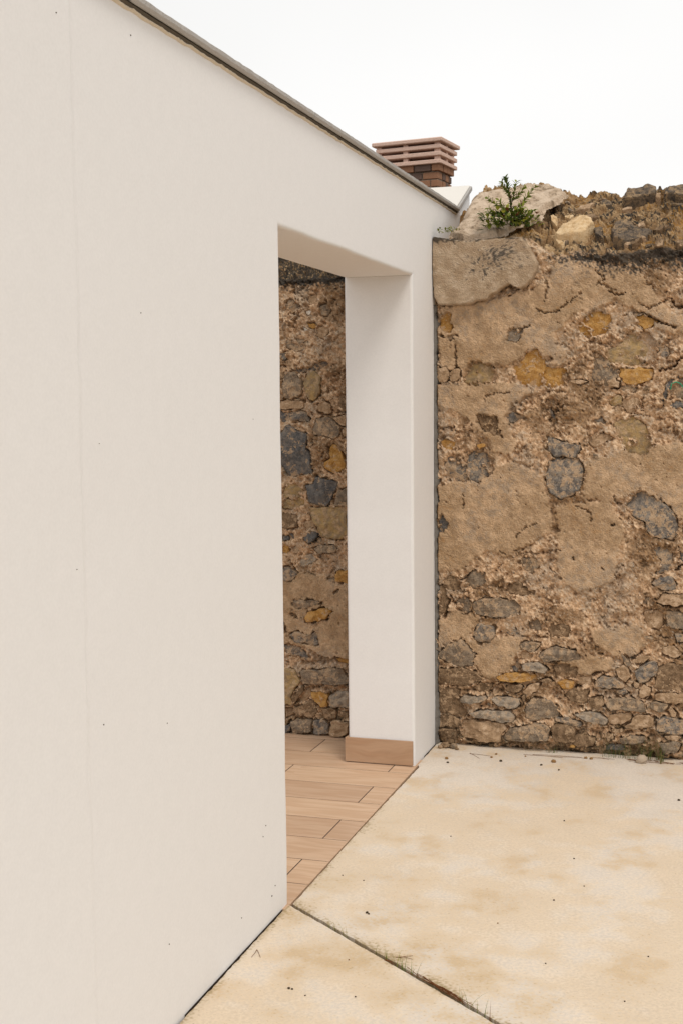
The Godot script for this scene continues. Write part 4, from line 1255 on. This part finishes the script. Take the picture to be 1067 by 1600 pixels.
func pebble_mesh(r: float, sd: int) -> ArrayMesh:
	var g := RandomNumberGenerator.new()
	g.seed = sd
	var p := PackedVector3Array()
	var off := g.randf() * 50.0
	for j in 8:
		for i in 11:
			var a := TAU * (i % 10) / 10.0
			var b := PI * j / 7.0 - PI / 2
			var d := Vector3(cos(a) * cos(b), sin(b) * 0.7, sin(a) * cos(b))
			p.append(d * r * (1.0 + 0.55 * na.get_noise_3d(d.x * 0.2 + off, d.y * 0.2, d.z * 0.2)))
	var nrm := PackedVector3Array()
	for v in p:
		nrm.append(v.normalized())
	var idx := PackedInt32Array()
	for j in 7:
		for i in 10:
			var k := j * 11 + i
			for v in [k, k + 1, k + 11, k + 1, k + 12, k + 11]:
				idx.append(v)
	var ar := []
	ar.resize(Mesh.ARRAY_MAX)
	ar[Mesh.ARRAY_VERTEX] = p
	ar[Mesh.ARRAY_NORMAL] = nrm
	ar[Mesh.ARRAY_INDEX] = idx
	var m := ArrayMesh.new()
	m.add_surface_from_arrays(Mesh.PRIMITIVE_TRIANGLES, ar)
	return m

func build_litter() -> void:
	var dj := Vector3(0.789, 0, 0.614)                      # along the paving joint
	var j0 := Vector3(0.012, -0.014, -3.818)
	var spots := [[0.28, 7, "sparse thin grass blades sprouting from the paving joint towards the doorway"], [0.52, 9, "thin dry-tipped grass blades in the joint where needles have gathered"], [0.62, 12, "grass blades standing along the needle-filled stretch of the paving joint"], [0.9, 10, "short green grass blades in the joint beyond the needle clump"]]
	for s: Array in spots:
		var st := mb()
		for k in s[1]:
			blade(st, dj * rng.randf_range(-0.07, 0.07) + Vector3(0.614, 0, -0.789) * rng.randf_range(-0.001, 0.002), Vector3(rng.randfn(-0.05, 0.25), 0, rng.randfn(-0.1, 0.2)), rng.randf_range(0.03, 0.075), 0.0013, leaf_color(0.45))
		single("joint_grass", st.commit(), mats["leaf"], j0 + dj * s[0], s[2], "grass", "grass in the paving joint")
	var lines := []
	for k in 26:
		var c := dj * rng.randfn(0.0, 0.045) + Vector3(rng.randfn(0.0, 0.004), 0.017 + rng.randf() * 0.005, rng.randfn(0.0, 0.004))
		var d := (dj + Vector3(rng.randfn(0, 0.1), 0, rng.randfn(0, 0.1))).normalized() * rng.randf_range(0.03, 0.06)
		lines.append([c - d, c + d])
	needles("matted clump of brown pine needles lying along the paving joint", j0 + dj * 0.76, lines)
	needles("two brown pine needles beside the grassy joint", j0 + dj * 0.53 + Vector3(0.01, 0.0155, -0.03), [[Vector3.ZERO, Vector3(0.05, 0.001, 0.003)], [Vector3(0.01, 0.0005, 0.002), Vector3(0.045, 0.001, -0.02)]])
	needles("small bundle of brown needles lodged in the paving joint", j0 + dj * 0.51 + Vector3(0.0, 0.0155, 0.008), [[Vector3.ZERO, Vector3(0.035, 0.001, 0.03)], [Vector3(0.004, 0.0005, 0.0), Vector3(0.04, 0.001, 0.026)], [Vector3(0.0, 0.0005, 0.004), Vector3(0.03, 0.001, 0.032)]])
	needles("pair of forked brown pine needles at the foot of the white wall", Vector3(0.035, 0.001, -3.46), [[Vector3.ZERO, Vector3(0.004, 0.0005, 0.055)], [Vector3.ZERO, Vector3(0.03, 0.0005, 0.05)]])
	needles("pair of pine needles lying crossed on concrete by the old wall", Vector3(0.19, 0.001, -5.74), [[Vector3.ZERO, Vector3(0.11, 0.0005, 0.02)], [Vector3(0.0, 0.0005, -0.01), Vector3(0.06, 0.0008, 0.07)]])
	needles("long pine needles along the foot of the old wall", Vector3(0.55, 0.001, -5.8), [[Vector3(-0.12, 0, 0.01), Vector3(0.06, 0.001, 0.02)], [Vector3(-0.08, 0.0005, 0.0), Vector3(0.14, 0.001, -0.01)], [Vector3(0.0, 0.001, 0.015), Vector3(0.16, 0.001, 0.0)]])
	lines = []
	for k in 22:
		var c := Vector3(rng.randf_range(-0.2, 0.28), 0.0012 + rng.randf() * 0.004, rng.randfn(0.0, 0.012))
		lines.append([c, c + Vector3(rng.randf_range(0.04, 0.1), 0.0, rng.randfn(0.0, 0.015))])
	needles("drift of rusty pine needles under the grass by the old wall", Vector3(0.9, 0.001, -5.815), lines)
	tuft("grass_tuft", "dark green grass tuft at the foot of the old wall beside a pale stone", Vector3(1.0, -0.005, -5.85), 60, Vector2(0.055, 0.02), 0.06, 0.16, 0.05, "grass at the foot of the old wall")
	tuft("grass_tuft", "spreading dark grass in the wall foot, thinner than the tuft by the pale stone", Vector3(0.86, -0.005, -5.855), 46, Vector2(0.08, 0.015), 0.05, 0.15, 0.0, "grass at the foot of the old wall")
	tuft("grass_tuft", "small mossy green tuft under the long grey stone of the old wall", Vector3(0.55, -0.005, -5.86), 26, Vector2(0.025, 0.01), 0.015, 0.05, 0.1, "grass at the foot of the old wall")
	tuft("grass_tuft", "few bent grass blades lying out over the concrete from the old wall", Vector3(1.04, -0.002, -5.8), 8, Vector2(0.004, 0.003), 0.03, 0.08, 0.15, "grass at the foot of the old wall")
	single("loose_stone", pebble_mesh(0.027, 5), mats["pebble"], Vector3(0.955, 0.015, -5.8), "pale loose stone on the concrete beside the dark grass tuft", "stone")
	var heap := [[Vector3(0.06, 0.012, -5.82), 0.022], [Vector3(0.1, 0.01, -5.815), 0.018], [Vector3(0.08, 0.022, -5.84), 0.02], [Vector3(0.04, 0.008, -5.8), 0.012], [Vector3(0.12, 0.006, -5.79), 0.009]]
	for k in heap.size():
		single("rubble_lump", pebble_mesh(heap[k][1], 60 + k), mats[["n", "g"][k % 2]], heap[k][0], "brown crumbled mortar lump fallen in the corner by the white wall", "rubble", "rubble heap in the corner")
	var bits := [[0.109, -5.626, 1, 7], [0.128, -5.566, 0, 5], [0.3, -5.7, 1, 5], [0.352, -5.65, 0, 6], [0.31, -5.76, 1, 5], [0.535, -5.636, 0, 5], [0.444, -5.76, 1, 4], [0.58, -5.7, 1, 9], [0.71, -5.8, 1, 7], [0.735, -5.795, 1, 7], [1.144, -5.275, 0, 5], [0.738, -4.893, 0, 4],
		[0.267, -3.815, 0, 6], [0.275, -3.808, 0, 4], [0.095, -4.108, 0, 3], [0.177, -4.082, 0, 3], [0.828, -4.486, 0, 4], [0.894, -4.233, 0, 3], [0.816, -4.083, 0, 4], [0.862, -3.601, 0, 3], [0.677, -3.849, 1, 3], [1.139, -3.73, 0, 3], [1.1, -3.424, 0, 3], [0.212, -3.245, 0, 5], [0.222, -3.243, 0, 4], [0.269, -3.217, 0, 3], [0.401, -3.248, 0, 3], [0.315, -3.468, 1, 3], [0.62, -5.58, 0, 4], [0.36, -4.6, 0, 3]]
	for k in bits.size():
		var b: Array = bits[k]
		var r: float = b[3] * (0.0011 if b[1] < -5.2 else 0.0008)
		var where := "on the concrete near the old wall" if b[1] < -5.2 else ("on the concrete out in the yard" if b[1] > -5.0 else "")
		single("soil_crumb", pebble_mesh(r, 100 + k), mats["crumb_ochre" if b[2] == 1 else "crumb"], Vector3(b[0], r * 0.55, b[1]), ("small ochre earth crumb lying " if b[2] == 1 else "tiny dark earth crumb lying ") + where, "crumb", "earth crumbs on the concrete")
	var cd := mb()
	tube(cd, [Vector3(-0.03, -0.012, 0.0), Vector3(-0.026, 0.012, 0.012), Vector3(-0.006, 0.02, 0.016), Vector3(0.012, 0.012, 0.012), Vector3(0.024, -0.006, 0.0)], 0.0022, 0.0022, 6)
	single("cord", cd.commit(), mats["cord"], Vector3(1.09, 1.665, WZ + 0.02), "short loop of green cord poking out of the stone wall", "cord")

func _ready() -> void:
	rng.seed = 20240611
	# camera, sky, light
	var cam := Camera3D.new()
	cam.name = "camera"
	add_child(cam)
	cam.fov = 43.037
	cam.near = 0.05
	cam.far = 300.0
	cam.transform = Transform3D(Basis(Vector3.UP, 0.30585) * Basis(Vector3.RIGHT, -0.08246) * Basis(Vector3.BACK, -0.00976), Vector3(1.401, 1.6, 0.0))
	var env := Environment.new()
	env.background_mode = Environment.BG_SKY
	env.tonemap_mode = Environment.TONE_MAPPER_LINEAR
	env.tonemap_exposure = 1.18
	env.sdfgi_enabled = true
	env.ssao_enabled = true
	env.ssil_enabled = true
	var sm := ProceduralSkyMaterial.new()
	sm.sky_top_color = Color(0.892, 0.89, 0.886)
	sm.sky_horizon_color = Color(0.914, 0.912, 0.908)
	sm.ground_bottom_color = Color(0.5, 0.45, 0.38)
	sm.ground_horizon_color = Color(0.6, 0.56, 0.5)
	sm.sky_energy_multiplier = 1.0
	var cover := noise(FastNoiseLite.TYPE_SIMPLEX_SMOOTH, 0.012, 4, 77).get_seamless_image(512, 256)
	cover.convert(Image.FORMAT_RGBA8)
	sm.sky_cover = ImageTexture.create_from_image(cover)
	sm.sky_cover_modulate = Color(1, 1, 1, 0.28)
	env.sky = Sky.new()
	env.sky.sky_material = sm
	var we := WorldEnvironment.new()
	we.name = "world_environment"
	we.environment = env
	add_child(we)
	var sun := DirectionalLight3D.new()
	sun.name = "sun"
	add_child(sun)
	sun.light_energy = 0.42
	sun.light_color = Color(1.0, 0.97, 0.93)
	sun.light_angular_distance = 22.0
	sun.shadow_enabled = true
	sun.look_at_from_position(Vector3(3.0, 6.5, 3.2), Vector3.ZERO)
	# noises that shape the walls (coordinates in metres)
	na = noise(FastNoiseLite.TYPE_SIMPLEX_SMOOTH, 9.0, 4, 1)
	nb = noise(FastNoiseLite.TYPE_SIMPLEX_SMOOTH, 48.0, 3, 2)
	nc = noise(FastNoiseLite.TYPE_SIMPLEX_SMOOTH, 30.0, 3, 3)
	nd = noise(FastNoiseLite.TYPE_SIMPLEX_SMOOTH, 22.0, 4, 4, true)
	ne = noise(FastNoiseLite.TYPE_SIMPLEX_SMOOTH, 2.6, 3, 5)
	nf = cells(34.0, 6)
	ng = cells(78.0, 7)
	nk = cells(26.0, 10)
	nk.domain_warp_enabled = false
	nh = noise(FastNoiseLite.TYPE_SIMPLEX_SMOOTH, 7.0, 2, 8, true)
	ni = noise(FastNoiseLite.TYPE_SIMPLEX_SMOOTH, 95.0, 2, 9)
	make_textures()
	mats["mortar_plain"] = mat(0.95, lin(0.3, 0.2, 0.12))
	build_ground()
	build_stone_wall()
	build_white_wall()
	build_chimney()
	build_weed()
	build_litter()
